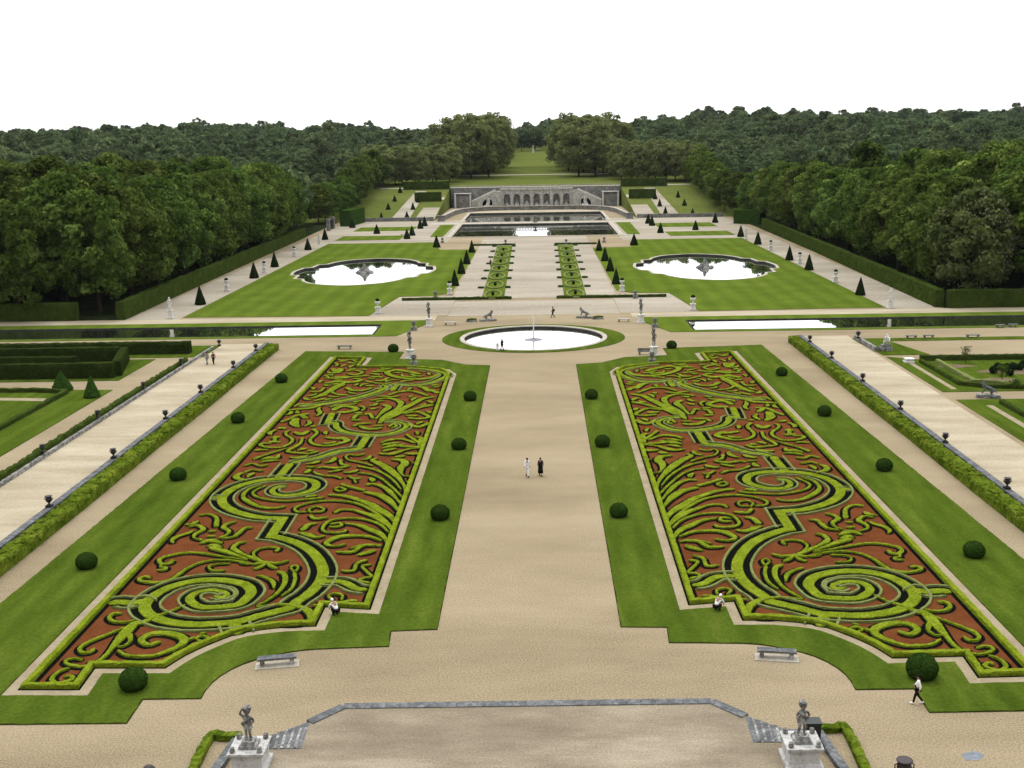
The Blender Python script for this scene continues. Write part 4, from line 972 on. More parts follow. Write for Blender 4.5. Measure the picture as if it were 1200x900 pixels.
# white urns on pedestals
pu = empty('pedestal_urn', (0, 0, 0), 'x', 'urn', 'white urns on pedestals round the big lawns')
mb = MB(); box(mb, -.55, .55, -.55, .55, 0, .25); box(mb, -.42, .42, -.42, .42, .253, 1.05); box(mb, -.52, .52, -.52, .52, 1.053, 1.22); mb.build('pedestal', M['white_stone'], pu)
mb = MB(); lathe(mb, [(.3, 1.223), (.3, 1.3), (.14, 1.36), (.12, 1.6), (.2, 1.7), (.42, 1.9), (.52, 2.15), (.5, 2.35)], 20); mb.build('bowl', M['white_stone'], pu, smooth=True)
mb = MB(); blob(mb, (0, 0, 2.45), (.44, .44, .42), 2, .3, 3); mb.build('planting', M['yew'], pu); reg(pu)
for px, py, t in [(443, 367.5, 'at the near inner corner of the left big lawn'), (527, 345, 'beside the nearest yew cone of the left avenue'), (729, 341.5, 'beside the nearest yew cone of the right avenue'), (812, 363.5, 'at the near inner corner of the right big lawn'),
                  (266, 341, 'nearest along the left outer alley'), (310, 319.5, 'second along the left outer alley'), (345, 300.5, 'third along the left outer alley'), (979, 331, 'nearest along the right outer alley'), (937, 309, 'second along the right outer alley'), (903, 293.5, 'third along the right outer alley')]:
    x, y = G(px, py); place(pu, (x, y, .05), 'white stone urn on a pedestal %s' % t)
lv = empty('low_vase', (0, 0, 0), 'x', 'urn', 'low dark vases by the avenue strips'); urn_parts(lv, M['dark_stone'], M['stone'], ped=.5, s=1.0, pw=.9); reg(lv)
for px, py, t in [(510.5, 350.5, 'left end of the near left strip hedge'), (744.5, 349.5, 'right end of the near right strip hedge'), (592.5, 287, 'far end of the left avenue strip'), (663.5, 286.5, 'far end of the right avenue strip'),
                  (485, 428, 'lawn behind the far edge of the left scroll bed'), (764, 425, 'lawn behind the far edge of the right scroll bed'), (485, 387, 'inner lawn corner by the left canal'), (767.5, 383.5, 'inner lawn corner by the right canal'), (518.5, 284.5, 'back corner of the left big lawn'), (708, 284, 'back corner of the right big lawn')]:
    x, y = G(px, py); place(lv, (x, y, .05), 'low dark stone vase at the %s' % t, scale=1.0)

# ------------------------------------------------------------------ benches
def bench(px, py, label, m, w_=2.4, slab=True, back=False, rz=0.0):
    x, y = G(px, py); org = (x, y, 0)
    rt = empty('garden_bench', org, label, 'bench', rz=rz); o0 = (0, 0, 0)
    if slab: mb = MB(); box(mb, -w_ / 2 - .15, w_ / 2 + .15, -.55, .45, .0, .05); mb.build('base_slab', M['rim'], rt, o0)
    mb = MB(); box(mb, -w_ / 2, w_ / 2, -.28, .28, .44, .56); mb.build('seat', m, rt, o0)
    for q in (-.4, .0, .4) if w_ > 2.5 else (-.38, .38):
        mb = MB(); box(mb, q * w_ - .12, q * w_ + .12, -.22, .22, .052, .438); mb.build('leg', M['stone'], rt, o0)
    if back: mb = MB(); box(mb, -w_ / 2, w_ / 2, .2, .27, .58, .95); mb.build('backrest', m, rt, o0)
    return rt
bench(325, 779, 'grey stone bench on a pale slab in front of the left scroll bed', M['coping'], rz=R(9))
bench(910, 771, 'grey stone bench on a pale slab in front of the right scroll bed', M['coping'], rz=R(-9))
bench(404, 409, 'small grey bench behind the far edge of the left scroll bed', M['coping'], 2.4, False)
bench(756, 415.5, 'dark bench beside the right statue near the round pool', M['dark_stone'], 2.2, False, True)
for px, py, t in ((1068, 397, 'left of two on the lawn edge of the right brown gravel court'), (1088, 396.5, 'right of two at the left end of the brown gravel court')): bench(px, py, 'dark bench, ' + t, M['dark_stone'], 1.7, False)
bench(1140, 396, 'dark bench in the middle of the back edge of the right gravel court', M['dark_stone'], 2.2, False)
bench(1172, 384, 'dark bench on the canal road, left of a second one at the right picture edge', M['dark_stone'], 1.5, False)
bench(1187, 383.5, 'dark bench on the canal road nearest the right picture edge', M['dark_stone'], 1.5, False)
bench(475, 276.5, 'low dark bench on the thin lawn behind the left big lawn', M['dark_stone'], 3.2, False)
bench(528, 381, 'pale stone bench left of the round pool, behind it', M['pale_grey_stone'], 2.2, False, False)
bench(731, 377, 'pale stone bench right of the round pool, behind it', M['pale_grey_stone'], 2.2, False, False)
for px, py, t in ((553, 377, 'left'), (701, 374, 'right')):
    x, y = G(px, py); mb = MB(); box(mb, x - 1.0, x + 1.0, y - .3, y + .3, 0, .35); tb = mb.build('planter_box', M['stone'], None, (x, y, 0)); mb = MB(); blob(mb, (x, y, .45), (.95, .28, .25), 2, .3, 4); mb.build('planting', M['hedge_yellow'], tb, (x, y, 0)); tag(tb, 'low planter with green plants behind the round pool, %s of the axis' % t, 'planter')
# bin near the right terrace statue
x, y = G(952, 866, TZ); bn = empty('litter_bin', (x, y, TZ), 'dark green litter bin beside the right terrace statue', 'litter bin')
mb = MB(); box(mb, x - .35, x + .35, y - .3, y + .3, TZ + .05, TZ + 1.0, -.03); mb.build('body', M['bin_green'], bn, (x, y, TZ)); mb = MB(); box(mb, x - .42, x + .42, y - .37, y + .37, TZ + 1.003, TZ + 1.09); mb.build('lid', M['bin_green'], bn, (x, y, TZ))

# ------------------------------------------------------------------ figures: one skin-grown surface per body
def skin_mesh(name, J, E, root=0, sub=1):
    """J = [(pos, rx, ry)], E = edges -> evaluated mesh vertices and faces"""
    me = bpy.data.meshes.new('tmp'); me.from_pydata([j[0] for j in J], E, []); me.update()
    o = bpy.data.objects.new('tmp', me); COL.objects.link(o)
    o.modifiers.new('skin', 'SKIN')
    sv = me.skin_vertices[0].data
    for i, j in enumerate(J): sv[i].radius = (j[1], j[2]); sv[i].use_root = (i == root)
    if sub: o.modifiers.new('sub', 'SUBSURF').levels = sub; o.modifiers['sub'].render_levels = sub
    dg = bpy.context.evaluated_depsgraph_get(); dg.update()
    ev = o.evaluated_get(dg).to_mesh()
    vs = [tuple(v.co) for v in ev.vertices]; fs = [tuple(p.vertices) for p in ev.polygons]
    bpy.data.objects.remove(o); bpy.data.meshes.remove(me)
    return vs, fs

def pose(kind):
    """joint positions for a 1.72 m figure facing +Y"""
    P = dict(pel=(0, 0, .95), wst=(0, 0, 1.1), ch=(0, .0, 1.28), nk=(0, .0, 1.46), hd=(0, .02, 1.56), tp=(0, .03, 1.67),
             shL=(-.17, 0, 1.40), shR=(.17, 0, 1.40), elL=(-.23, -.03, 1.13), elR=(.23, -.03, 1.13), wrL=(-.24, .05, .90), wrR=(.24, .05, .90),
             hiL=(-.09, 0, .90), hiR=(.09, 0, .90), knL=(-.10, .02, .5), knR=(.10, .02, .5), anL=(-.10, -.02, .09), anR=(.10, -.02, .09), toL=(-.11, .15, .04), toR=(.11, .15, .04))
    if kind == 'walk':
        P.update(knL=(-.09, .14, .52), anL=(-.09, .22, .10), toL=(-.10, .38, .06), knR=(.10, .02, .5), anR=(.10, -.28, .14), toR=(.10, -.14, .05),
                 elL=(-.23, -.12, 1.15), wrL=(-.24, -.08, .92), elR=(.23, .06, 1.14), wrR=(.22, .22, .98))
    if kind == 'crouch':
        P.update(pel=(0, -.15, .40), wst=(0, -.06, .56), ch=(0, .10, .70), nk=(0, .24, .82), hd=(0, .32, .88), tp=(0, .40, .95), shL=(-.17, .2, .76), shR=(.17, .2, .76), elL=(-.22, .38, .55), elR=(.22, .38, .55), wrL=(-.15, .52, .34), wrR=(.15, .52, .34),
                 hiL=(-.1, -.13, .37), hiR=(.1, -.13, .37), knL=(-.17, .22, .46), knR=(.17, .22, .46), anL=(-.14, -.02, .09), anR=(.14, -.02, .09), toL=(-.15, .15, .04), toR=(.15, .15, .04))
    if kind == 'sit':
        P.update(pel=(0, -.2, .52), wst=(0, -.2, .68), ch=(0, -.18, .86), nk=(0, -.16, 1.04), hd=(0, -.13, 1.14), tp=(0, -.12, 1.25), shL=(-.17, -.18, .98), shR=(.17, -.18, .98), elL=(-.23, -.12, .72), elR=(.23, -.12, .72), wrL=(-.12, .1, .62), wrR=(.12, .1, .62),
                 hiL=(-.1, -.18, .5), hiR=(.1, -.18, .5), knL=(-.12, .26, .5), knR=(.12, .26, .5), anL=(-.12, .24, .09), anR=(.12, .24, .09), toL=(-.12, .40, .04), toR=(.12, .40, .04))
    if kind == 'raise':
        P.update(elR=(.33, .02, 1.55), wrR=(.22, .04, 1.80), elL=(-.3, .05, 1.16), wrL=(-.14, .2, 1.02), knL=(-.1, .08, .5), anL=(-.1, .0, .09))
    if kind == 'contrap':
        P.update(pel=(.03, 0, .95), ch=(-.02, 0, 1.28), knL=(-.16, .12, .5), anL=(-.18, .0, .09), toL=(-.22, .15, .04), elR=(.3, .0, 1.16), wrR=(.16, .16, 1.0), hd=(.01, .03, 1.56))
    return P

RAD = dict(pel=(.15, .11), wst=(.125, .095), ch=(.155, .105), nk=(.055, .055), hd=(.078, .092), tp=(.07, .085), shL=(.065, .065), shR=(.065, .065), elL=(.043, .043), elR=(.043, .043), wrL=(.03, .03), wrR=(.03, .03),
           hiL=(.095, .095), hiR=(.095, .095), knL=(.058, .058), knR=(.058, .058), anL=(.042, .042), anR=(.042, .042), toL=(.04, .03), toR=(.04, .03))
EDG = [('pel', 'wst'), ('wst', 'ch'), ('ch', 'nk'), ('nk', 'hd'), ('hd', 'tp'), ('ch', 'shL'), ('ch', 'shR'), ('shL', 'elL'), ('shR', 'elR'), ('elL', 'wrL'), ('elR', 'wrR'), ('pel', 'hiL'), ('pel', 'hiR'), ('hiL', 'knL'), ('hiR', 'knR'), ('knL', 'anL'), ('knR', 'anR'), ('anL', 'toL'), ('anR', 'toR')]

def grow(P, keys, add, root, scale=1.0, trim=None):
    ks = [k for k in P if k in keys]; ix = {k: i for i, k in enumerate(ks)}
    J = []
    for k in ks:
        p = P[k]
        if trim and k in trim:
            a = P[trim[k][0]]; t = trim[k][1]; p = tuple(a[i] + (p[i] - a[i]) * t for i in range(3))
        J.append((p, RAD[k][0] + add, RAD[k][1] + add))
    return skin_mesh('s', J, [(ix[a], ix[b]) for a, b in EDG if a in ix and b in ix], ix[root])

def hands(mb, P):
    for s, w_, e in ((-1, 'wrL', 'elL'), (1, 'wrR', 'elR')):
        a = Vector(P[w_]); d = (a - Vector(P[e])).normalized(); side = Vector((0, 1, 0)); side = (side - d * side.dot(d)).normalized(); nrm = d.cross(side)
        tube(mb, [a - d * .02, a + d * .04, a + d * .09], [.026, .036, .034], 6)
        for k, ln in enumerate((.070, .082, .078, .060)):
            o = a + d * .085 + side * (.027 - .018 * k); tube(mb, [o, o + d * ln * .55, o + d * ln + nrm * (-s * .018)], [.0095, .009, .007], 5)
        o = a + d * .03 + side * .03; tube(mb, [o, o + side * .028 + d * .025, o + side * .035 + d * .06], [.012, .011, .008], 5)

def face(mb, P):
    h = Vector(P['hd']) * .5 + Vector(P['tp']) * .5; up = (Vector(P['tp']) - Vector(P['nk'])).normalized(); f = Vector((0, 1, 0)); f = (f - up * f.dot(up)).normalized(); r = f.cross(up)
    blob(mb, h + f * .105 - up * .02, (.014, .022, .022), 1)
    blob(mb, h + f * .092 - up * .065, (.026, .01, .007), 1)
    for s in (-1, 1): blob(mb, h + r * s * .088 - up * .015, (.012, .02, .032), 1)
    return h, f, up, r

def person(px, py, kind, label, top, bottom, rz=0.0, s=1.0, long_coat=False, shoes='cloth_black', z=0.0, bag=None, hat=None):
    x, y = G(px, py, z); org = (x, y, z); P = pose(kind)
    rt = empty('person', org, label, 'person', rz=rz); rt.scale = (s,) * 3
    vs, fs = grow(P, set(P), 0, 'pel'); mb = MB(); mb.add(vs, fs); hands(mb, P); h, f, up, r = face(mb, P); mb.build('body', M['skin'], rt, smooth=True)
    mb = MB(); [blob(mb, h + f * .088 + r * q * .032 + up * .012, (.011, .008, .008), 1) for q in (-1, 1)]; mb.build('eyes', M['hair'], rt)
    mb = MB(); blob(mb, h - f * .012 + up * .035, (.093, .108, .09), 2); blob(mb, h - f * .05 - up * .03, (.08, .06, .09), 2); mb.build('hair', M[hat] if hat else M['hair'], rt, smooth=True)
    vs, fs = grow(P, {'pel', 'wst', 'ch', 'shL', 'shR', 'elL', 'elR', 'wrL', 'wrR'}, .016, 'ch', trim={'wrL': ('elL', .82), 'wrR': ('elR', .82)}); mb = MB(); mb.add(vs, fs); mb.build('shirt', M[top], rt, smooth=True)
    if long_coat:
        mb = MB(); c = P['pel']; lathe(mb, [(.17, 1.12), (.185, .98), (.21, .8), (.235, .5), (.25, .28), (.22, .275)], 18, (c[0], c[1], 0)); mb.build('skirt', M[bottom], rt, smooth=True)
    else:
        vs, fs = grow(P, {'pel', 'hiL', 'hiR', 'knL', 'knR', 'anL', 'anR'}, .018, 'pel'); mb = MB(); mb.add(vs, fs); mb.build('trousers', M[bottom], rt, smooth=True)
    for k in 'LR':
        a, t = Vector(P['an' + k]), Vector(P['to' + k]); mb = MB(); tube(mb, [a + (a - t) * .3 + Vector((0, 0, -.04)), a * .5 + t * .5 + Vector((0, 0, 0)), t + (t - a) * .1], [.045, .055, .042], 8); mb.build('shoe', M[shoes], rt, smooth=True)
    if bag:
        mb = MB(); box(mb, -.16, .16, -.30, -.13, 1.0, 1.42, .02); mb.build('backpack', M[bag], rt)
    return rt
person(618, 558.5, 'walk', 'person in all white clothes strolling on the central path', 'cloth_white', 'cloth_white', rz=R(180), s=1.1)
person(633.5, 557.5, 'walk', 'person in long black clothes beside the white clad stroller', 'cloth_black', 'cloth_black', rz=R(180), s=1.06, long_coat=True)
person(1075, 825, 'walk', 'person in white top and dark trousers walking past the right front box ball', 'cloth_white', 'cloth_black', rz=R(70), s=1.05, shoes='cloth_white')
person(393.5, 721, 'crouch', 'person in white top crouching at the corner of the left scroll bed', 'cloth_white', 'cloth_black', rz=R(40), s=1.1, hat='cloth_white')
person(840.5, 716, 'crouch', 'person in white top crouching at the corner of the right scroll bed', 'cloth_white', 'cloth_black', rz=R(-40), s=1.1, hat='cloth_white')
person(243, 427, 'walk', 'person in pale clothes on the left ramp, left of a companion in dark', 'cloth_grey', 'cloth_grey', rz=R(160), s=1.1)
person(250.5, 427, 'walk', 'person in dark red top and black trousers on the left ramp', 'cloth_red', 'cloth_black', rz=R(180), s=1.1)
person(588.5, 411, 'walk', 'person in black standing at the near rim of the round pool', 'cloth_black', 'cloth_black', rz=R(30), s=1.1, z=.0)
person(583, 411.5, 'sit', 'person in white sitting on the near rim of the round pool', 'cloth_white', 'cloth_white', rz=R(180), s=1.05, hat='cloth_white')
person(648, 372, 'walk', 'person in black behind the round pool, right of the water jet', 'cloth_black', 'cloth_black', rz=R(90), s=1.15, bag='cloth_black')
person(575, 313, 'walk', 'person in black beside the left planted strip of the avenue', 'cloth_black', 'cloth_black', rz=R(0), s=1.15)

# ------------------------------------------------------------------ statues
def statue_mb(kind, drape=True, basket=False, s=1.25, z=0.0):
    P = pose(kind); vs, fs = grow(P, set(P), .012, 'pel'); mb = MB()
    t = MB(); t.add(vs, fs); hands(t, P); h, f, up, r = face(t, P)
    blob(t, h - f * .01 + up * .04, (.1, .11, .09), 2, .2, 6)
    if drape:
        n = 22; prof = [(.17, 1.08), (.19, .95), (.2, .7), (.22, .4), (.27, .05)] if not basket else [(.165, 1.08), (.18, .98), (.195, .85), (.205, .72)]; vv = []
        for q, zz in prof:
            for i in range(n):
                a = 2 * math.pi * i / n; k = q * (1 + .13 * math.sin(5 * a + zz * 3) * (1.2 - zz)); vv.append((k * math.cos(a), k * .8 * math.sin(a), zz))
        t.add(vv, [(j * n + i, j * n + (i + 1) % n, (j + 1) * n + (i + 1) % n, (j + 1) * n + i) for j in range(len(prof) - 1) for i in range(n)])
        tube(t, [(-.2, .05, 1.42), (0, .15, 1.25), (.19, .1, 1.05), (.22, .0, .8)], [.04, .06, .07, .03], 8)
    if basket:
        lathe(t, [(.11, 1.62), (.15, 1.68), (.19, 1.84), (.2, 1.86), (.18, 1.87)], 14)
        for k in range(16): a = rnd.uniform(0, 6.28); q = rnd.uniform(0, .15); blob(t, (q * math.cos(a), q * math.sin(a), 1.9 + rnd.uniform(-.04, .12)), rnd.uniform(.07, .11), 1, .3)
    mb.add([(x * s, y * s, z + yz * s) for x, y, yz in t.v], t.f); return mb
def pedestal_mb(w_, h, z=0.0):
    mb = MB(); a = w_ / 2
    box(mb, -a - .16, a + .16, -a - .16, a + .16, z, z + .2); box(mb, -a - .08, a + .08, -a - .08, a + .08, z + .203, z + .3, .05)
    box(mb, -a, a, -a, a, z + .303, z + h - .22, .03); box(mb, -a - .06, a + .06, -a - .06, a + .06, z + h - .217, z + h - .1); box(mb, -a - .14, a + .14, -a - .14, a + .14, z + h - .097, z + h); return mb
def scroll_feet(mb, w_, z):
    for sx in (-1, 1):
        for sy in (-1, 1): lathe(mb, [(.05, 0), (.13, .03), (.15, .1), (.1, .2), (.13, .26), (.06, .3)], 10, (sx * (w_ / 2 + .02), sy * (w_ / 2 + .02), z))
    box(mb, -w_ * .36, w_ * .36, -w_ * .36, w_ * .36, z, z + .16, .05); box(mb, -w_ * .26, w_ * .26, -w_ * .26, w_ * .26, z + .163, z + .34, .04)
for px, py, sd_, rz in ((294, 898, 'left', 170), (938.5, 892, 'right', 190)):
    x, y = G(px, py, TZ); rt = empty('statue', (x, y, TZ), 'grey stone statue with a basket on its head, on the white %s terrace pedestal' % sd_, 'statue')
    pedestal_mb(1.6, 1.2).build('pedestal', M['pale_grey_stone'], rt); mb = MB(); scroll_feet(mb, 1.35, 1.2); mb.build('plinth', M['stone'], rt)
    mb = statue_mb('raise' if sd_ == 'left' else 'contrap', True, True, .92, 1.53)
    mb.v = [(a * 1.32, b * 1.3, c) for a, b, c in mb.v]
    if sd_ == 'right': mb.v = [(-a, b, c) for a, b, c in mb.v]
    f_ = mb.build('figure', M['stone'], rt, smooth=True); f_.rotation_euler = (0, 0, R(rz))
ga = empty('statue', (0, 0, 0), 'x', 'statue', 'statues on tall pedestals'); pedestal_mb(.85, 1.6).build('pedestal', M['white_stone'], ga); statue_mb('contrap', True, False, 1.5, 1.6).build('figure', M['white_stone'], ga, smooth=True); reg(ga)
gb = empty('statue', (0, 0, 0), 'x', 'statue', 'statues on tall pedestals'); pedestal_mb(.85, 1.5).build('pedestal', M['white_stone'], gb); statue_mb('raise', True, True, 1.45, 1.5).build('figure', M['stone'], gb, smooth=True); reg(gb)
place(ga, (*G(200, 373), .02), 'white statue on a pedestal at the near end of the left alley', rz=R(180), scale=.95)
place(ga, (*G(1043, 361), .02), 'white statue on a pedestal at the near end of the right alley', rz=R(180), scale=.9)
place(gb, (*G(481, 420.5), 0), 'slender stone statue left of the round pool, behind the left scroll bed', rz=R(150), scale=.95)
place(gb, (*G(766, 417), 0), 'slender stone statue right of the round pool, behind the right scroll bed', rz=R(210), scale=.95)
place(gb, (*G(503, 382.5), 0), 'slender stone statue at the canal lawn corner left of the round pool', rz=R(150), scale=.95)
place(gb, (*G(751, 378), 0), 'slender stone statue at the canal lawn corner right of the round pool', rz=R(210), scale=.95)
place(ga, (*G(374, 286), .02), 'pale statue at the far end of the left alley, by a hedge opening', rz=R(180), scale=.85)
place(ga, (*G(874, 280.5), .02), 'pale statue at the far end of the right alley, by a hedge opening', rz=R(180), scale=.85)

def lion_mb(s=1.0):
    J = [((0, -.55, .62), .23, .25), ((0, -.1, .75), .22, .26), ((0, .4, .92), .24, .28), ((0, .62, 1.2), .17, .2), ((0, .78, 1.42), .17, .18), ((0, 1.0, 1.38), .10, .10),
         ((-.17, .5, .6), .1, .1), ((-.18, .62, .3), .07, .07), ((-.18, .8, .08), .07, .06), ((.17, .5, .6), .1, .1), ((.18, .62, .3), .07, .07), ((.18, .8, .08), .07, .06),
         ((-.22, -.5, .42), .15, .16), ((-.26, -.15, .28), .08, .08), ((-.25, -.5, .1), .06, .06), ((-.26, -.25, .06), .06, .05), ((.22, -.5, .42), .15, .16), ((.26, -.15, .28), .08, .08), ((.25, -.5, .1), .06, .06), ((.26, -.25, .06), .06, .05),
         ((0, -.85, .45), .05, .05), ((0, -1.0, .2), .04, .04)]
    E = [(0, 1), (1, 2), (2, 3), (3, 4), (4, 5), (2, 6), (6, 7), (7, 8), (2, 9), (9, 10), (10, 11), (0, 12), (12, 13), (13, 14), (14, 15), (0, 16), (16, 17), (17, 18), (18, 19), (0, 20), (20, 21)]
    vs, fs = skin_mesh('lion', J, E, 1); mb = MB(); mb.add([(x * s, y * s, z * s) for x, y, z in vs], fs)
    for k in range(26): a = rnd.uniform(0, 6.28); blob(mb, (.26 * math.cos(a) * s, (.66 + rnd.uniform(-.14, .1)) * s, (1.25 + .28 * math.sin(a)) * s), .1 * s, 1, .3)
    for q in (-1, 1): blob(mb, (q * .13 * s, .74 * s, 1.6 * s), .055 * s, 1)
    return mb
for px, py, sd_, rz in ((572, 376, 'left', -75), (685, 372.5, 'right', 75)):
    x, y = G(px, py); rt = empty('animal_statue', (x, y, 0), 'grey stone lion statue on a low base behind the round pool, %s of the jet' % sd_, 'statue', rz=R(rz))
    mb = MB(); box(mb, -.6, .6, -1.5, 1.5, 0, .3); mb.build('base', M['stone'], rt); m2 = lion_mb(1.0); m2.v = [(a, b, c + .3) for a, b, c in m2.v]; m2.build('figure', M['stone'], rt, smooth=True)
x, y = G(1037.5, 411); rt = empty('statue_group', (x, y, .05), 'pale carved stone group on the lawn corner right of the right ramp end', 'statue'); mb = MB(); box(mb, -.9, .9, -.7, .7, 0, .6); box(mb, -.7, .7, -.5, .5, .603, .9); mb.build('base', M['stone'], rt)
m2 = statue_mb('sit', False, False, 1.4, .7); m3 = statue_mb('crouch', False, False, 1.3, .9); m2.add([(a + .45, b + .1, c) for a, b, c in m3.v], m3.f); m2.build('figure', M['white_stone'], rt, smooth=True)
x, y = G(1065, 425); rt = empty('stone_block', (x, y, .06), 'white stone pedestal block at the corner of the right flower lawn hedge', 'pedestal'); pedestal_mb(1.0, .6).build('pedestal', M['white_stone'], rt)
x, y = G(1158, 466); rt = empty('animal_statue', (x, y, .06), 'grey stone animal statue lying between the two right side lawns', 'statue', rz=R(70)); mb = MB(); box(mb, -.6, .6, -1.4, 1.4, 0, .35); mb.build('base', M['stone'], rt); m2 = lion_mb(1.0); m2.v = [(a, b, c + .35) for a, b, c in m2.v]; m2.build('figure', M['coping'], rt, smooth=True)
# young trees and dark shrubs of the right flower lawn
for k, (px, py, h) in enumerate([(1131, 426, 2.4), (1174, 448, 2.2), (1190, 456, 1.2)]):
    x, y = G(px, py); rt = empty('young_tree', (x, y, .07), ['slim young tree nearest the back hedge of the right flower lawn', 'young tree below the dark shrubs of the right flower lawn', 'small leafy seedling near the right picture edge'][k], 'young tree')
    mb = MB(); tube(mb, [(0, 0, 0), (.03, 0, h * .5), (0, .02, h * .8)], [.05, .04, .02], 6); mb.build('trunk', M['bark'], rt)
    mb = MB(); leafy(mb, lambda: (Vector((rnd.gauss(0, .32), rnd.gauss(0, .32), h * rnd.uniform(.3, 1.0))), Vector((rnd.gauss(0, 1), rnd.gauss(0, 1), 1)).normalized()), 220, .13); mb.build('foliage', M['leaf_a'], rt)
sh = None
for k, (px, py) in enumerate([(1164, 438), (1169, 434), (1176, 436), (1180, 432.5), (1187, 434), (1183, 441), (1195, 434), (1199, 431)]):
    if sh is None: mb = MB(); blob(mb, (0, 0, .45), (.5, .5, .5), 3, .3, 3, 2, zmin=0); sh = o = mb.build('dark_shrub', M['yew'], None, (0, 0, 0))
    else: o = sh.copy(); COL.objects.link(o)
    o.location = (*G(px, py), .07); o.scale = (rnd.uniform(.8, 1.15),) * 3; tag(o, 'dark shrub in the right flower lawn cluster, %s of eight from the left' % ['first', 'second', 'third', 'fifth', 'sixth', 'fourth', 'seventh', 'eighth'][k], 'shrub', 'dark shrubs on the right flower lawn')

# ------------------------------------------------------------------ the grotto
gx = 0.6; gy = 552.5
gr = empty('grotto', (gx, gy, 0), 'long grey stone grotto wall with seven arches and side stairs, below the far hill lawn', 'grotto')
go = (gx, gy, 0)
W = 17.0; H_ = 9.0
mb = MB(); outer = [(-W, 0), (W, 0), (W, H_), (-W, H_)]; holes = []
for k in range(7):
    c = (k - 3) * 4.75; a = 1.5; pts = [(c - a, .4), (c + a, .4), (c + a, 4.6)] + [(c + a * math.cos(t), 4.6 + a * 1.1 * math.sin(t)) for t in [math.pi * i / 10 for i in range(1, 10)]] + [(c - a, 4.6)]; holes.append(pts)
ls = [[Vector((x, z, 0)) for x, z in l] for l in [outer] + holes]; fl_ = [p for l in ls for p in l]
mb.add([(gx + p.x, gy - 1.6, p.y) for p in fl_], tessellate_polygon(ls))
for l in holes:
    n = len(l); mb.add([(gx + x, gy - 1.6, z) for x, z in l] + [(gx + x, gy - .1, z) for x, z in l], [(i, (i + 1) % n, n + (i + 1) % n, n + i) for i in range(n)])
for x0 in (-W, W): mb.add([(gx + x0, gy - 1.6, 0), (gx + x0, gy, 0), (gx + x0, gy, H_), (gx + x0, gy - 1.6, H_)], [(0, 1, 2, 3)])
mb.add([(gx - W, gy - 1.6, H_), (gx + W, gy - 1.6, H_), (gx + W, gy + 1, H_), (gx - W, gy + 1, H_)], [(0, 1, 2, 3)])
mb.build('facade', M['facade_stone'], gr, go)
mb = MB(); mb.add([(gx - W, gy - .12, 0), (gx + W, gy - .12, 0), (gx + W, gy - .12, H_), (gx - W, gy - .12, H_)], [(0, 1, 2, 3)]); mb.build('niche_back', M['dark_stone'], gr, go)
for k in range(7):
    c = gx + (k - 3) * 4.75; mb = MB(); rock_mb(mb, (c, gy - .7, .3), 1.4, 1.9 + (k % 3) * .5, k); mb.build('rockwork', M['facade_stone'], gr, go)
for l in holes:
    ar = [p for p in l if p[1] >= 4.6]; ar = [ar[0]] + ar[1:] if ar else ar; mb = MB()
    c_ = sum(p[0] for p in l[:2]) / 2; arc = [(c_ + 1.5 * math.cos(t), 4.6 + 1.65 * math.sin(t)) for t in [math.pi * i / 12 for i in range(13)]]; oa = [(c_ + 2.0 * math.cos(t), 4.6 + 2.2 * math.sin(t)) for t in [math.pi * i / 12 for i in range(13)]]
    vs = [(gx + x, gy - 1.78, z) for x, z in arc + oa] + [(gx + x, gy - 1.59, z) for x, z in arc + oa]
    mb.add(vs, [(i, i + 1, 14 + i, 13 + i) for i in range(12)] + [(13 + i, 14 + i, 40 + i, 39 + i) for i in range(12)] + [(i, i + 1, 27 + i, 26 + i) for i in range(12)])
    mb.build('archivolt', M['pale_grey_stone'], gr, go)
for k in range(8):
    c = gx + (k - 3.5) * 4.75; mb = MB(); box(mb, c - .55, c + .55, gy - 2.1, gy - 1.603, 0, 7.3); box(mb, c - .75, c + .75, gy - 2.2, gy - 1.603, 7.303, 7.8); mb.build('pilaster', M['facade_stone'], gr, go)
mb = MB(); box(mb, gx - W - .4, gx + W + .4, gy - 2.4, gy + .5, H_ - .9, H_ - .1); mb.build('cornice', M['facade_stone'], gr, go)
bal = MB(); bb = MB()
for x0, x1 in ((-41, 41),):
    box(bb, gx + x0, gx + x1, gy - .2, gy + .3, 10.15, 10.4)
    x = x0
    while x < x1: box(bal, gx + x, gx + x + .28, gy - .1, gy + .2, 9.1, 10.147); x += .75
r_ = bb.build('balustrade', M['rim'], gr, go); bal.build('balusters', M['stone'], r_, go)
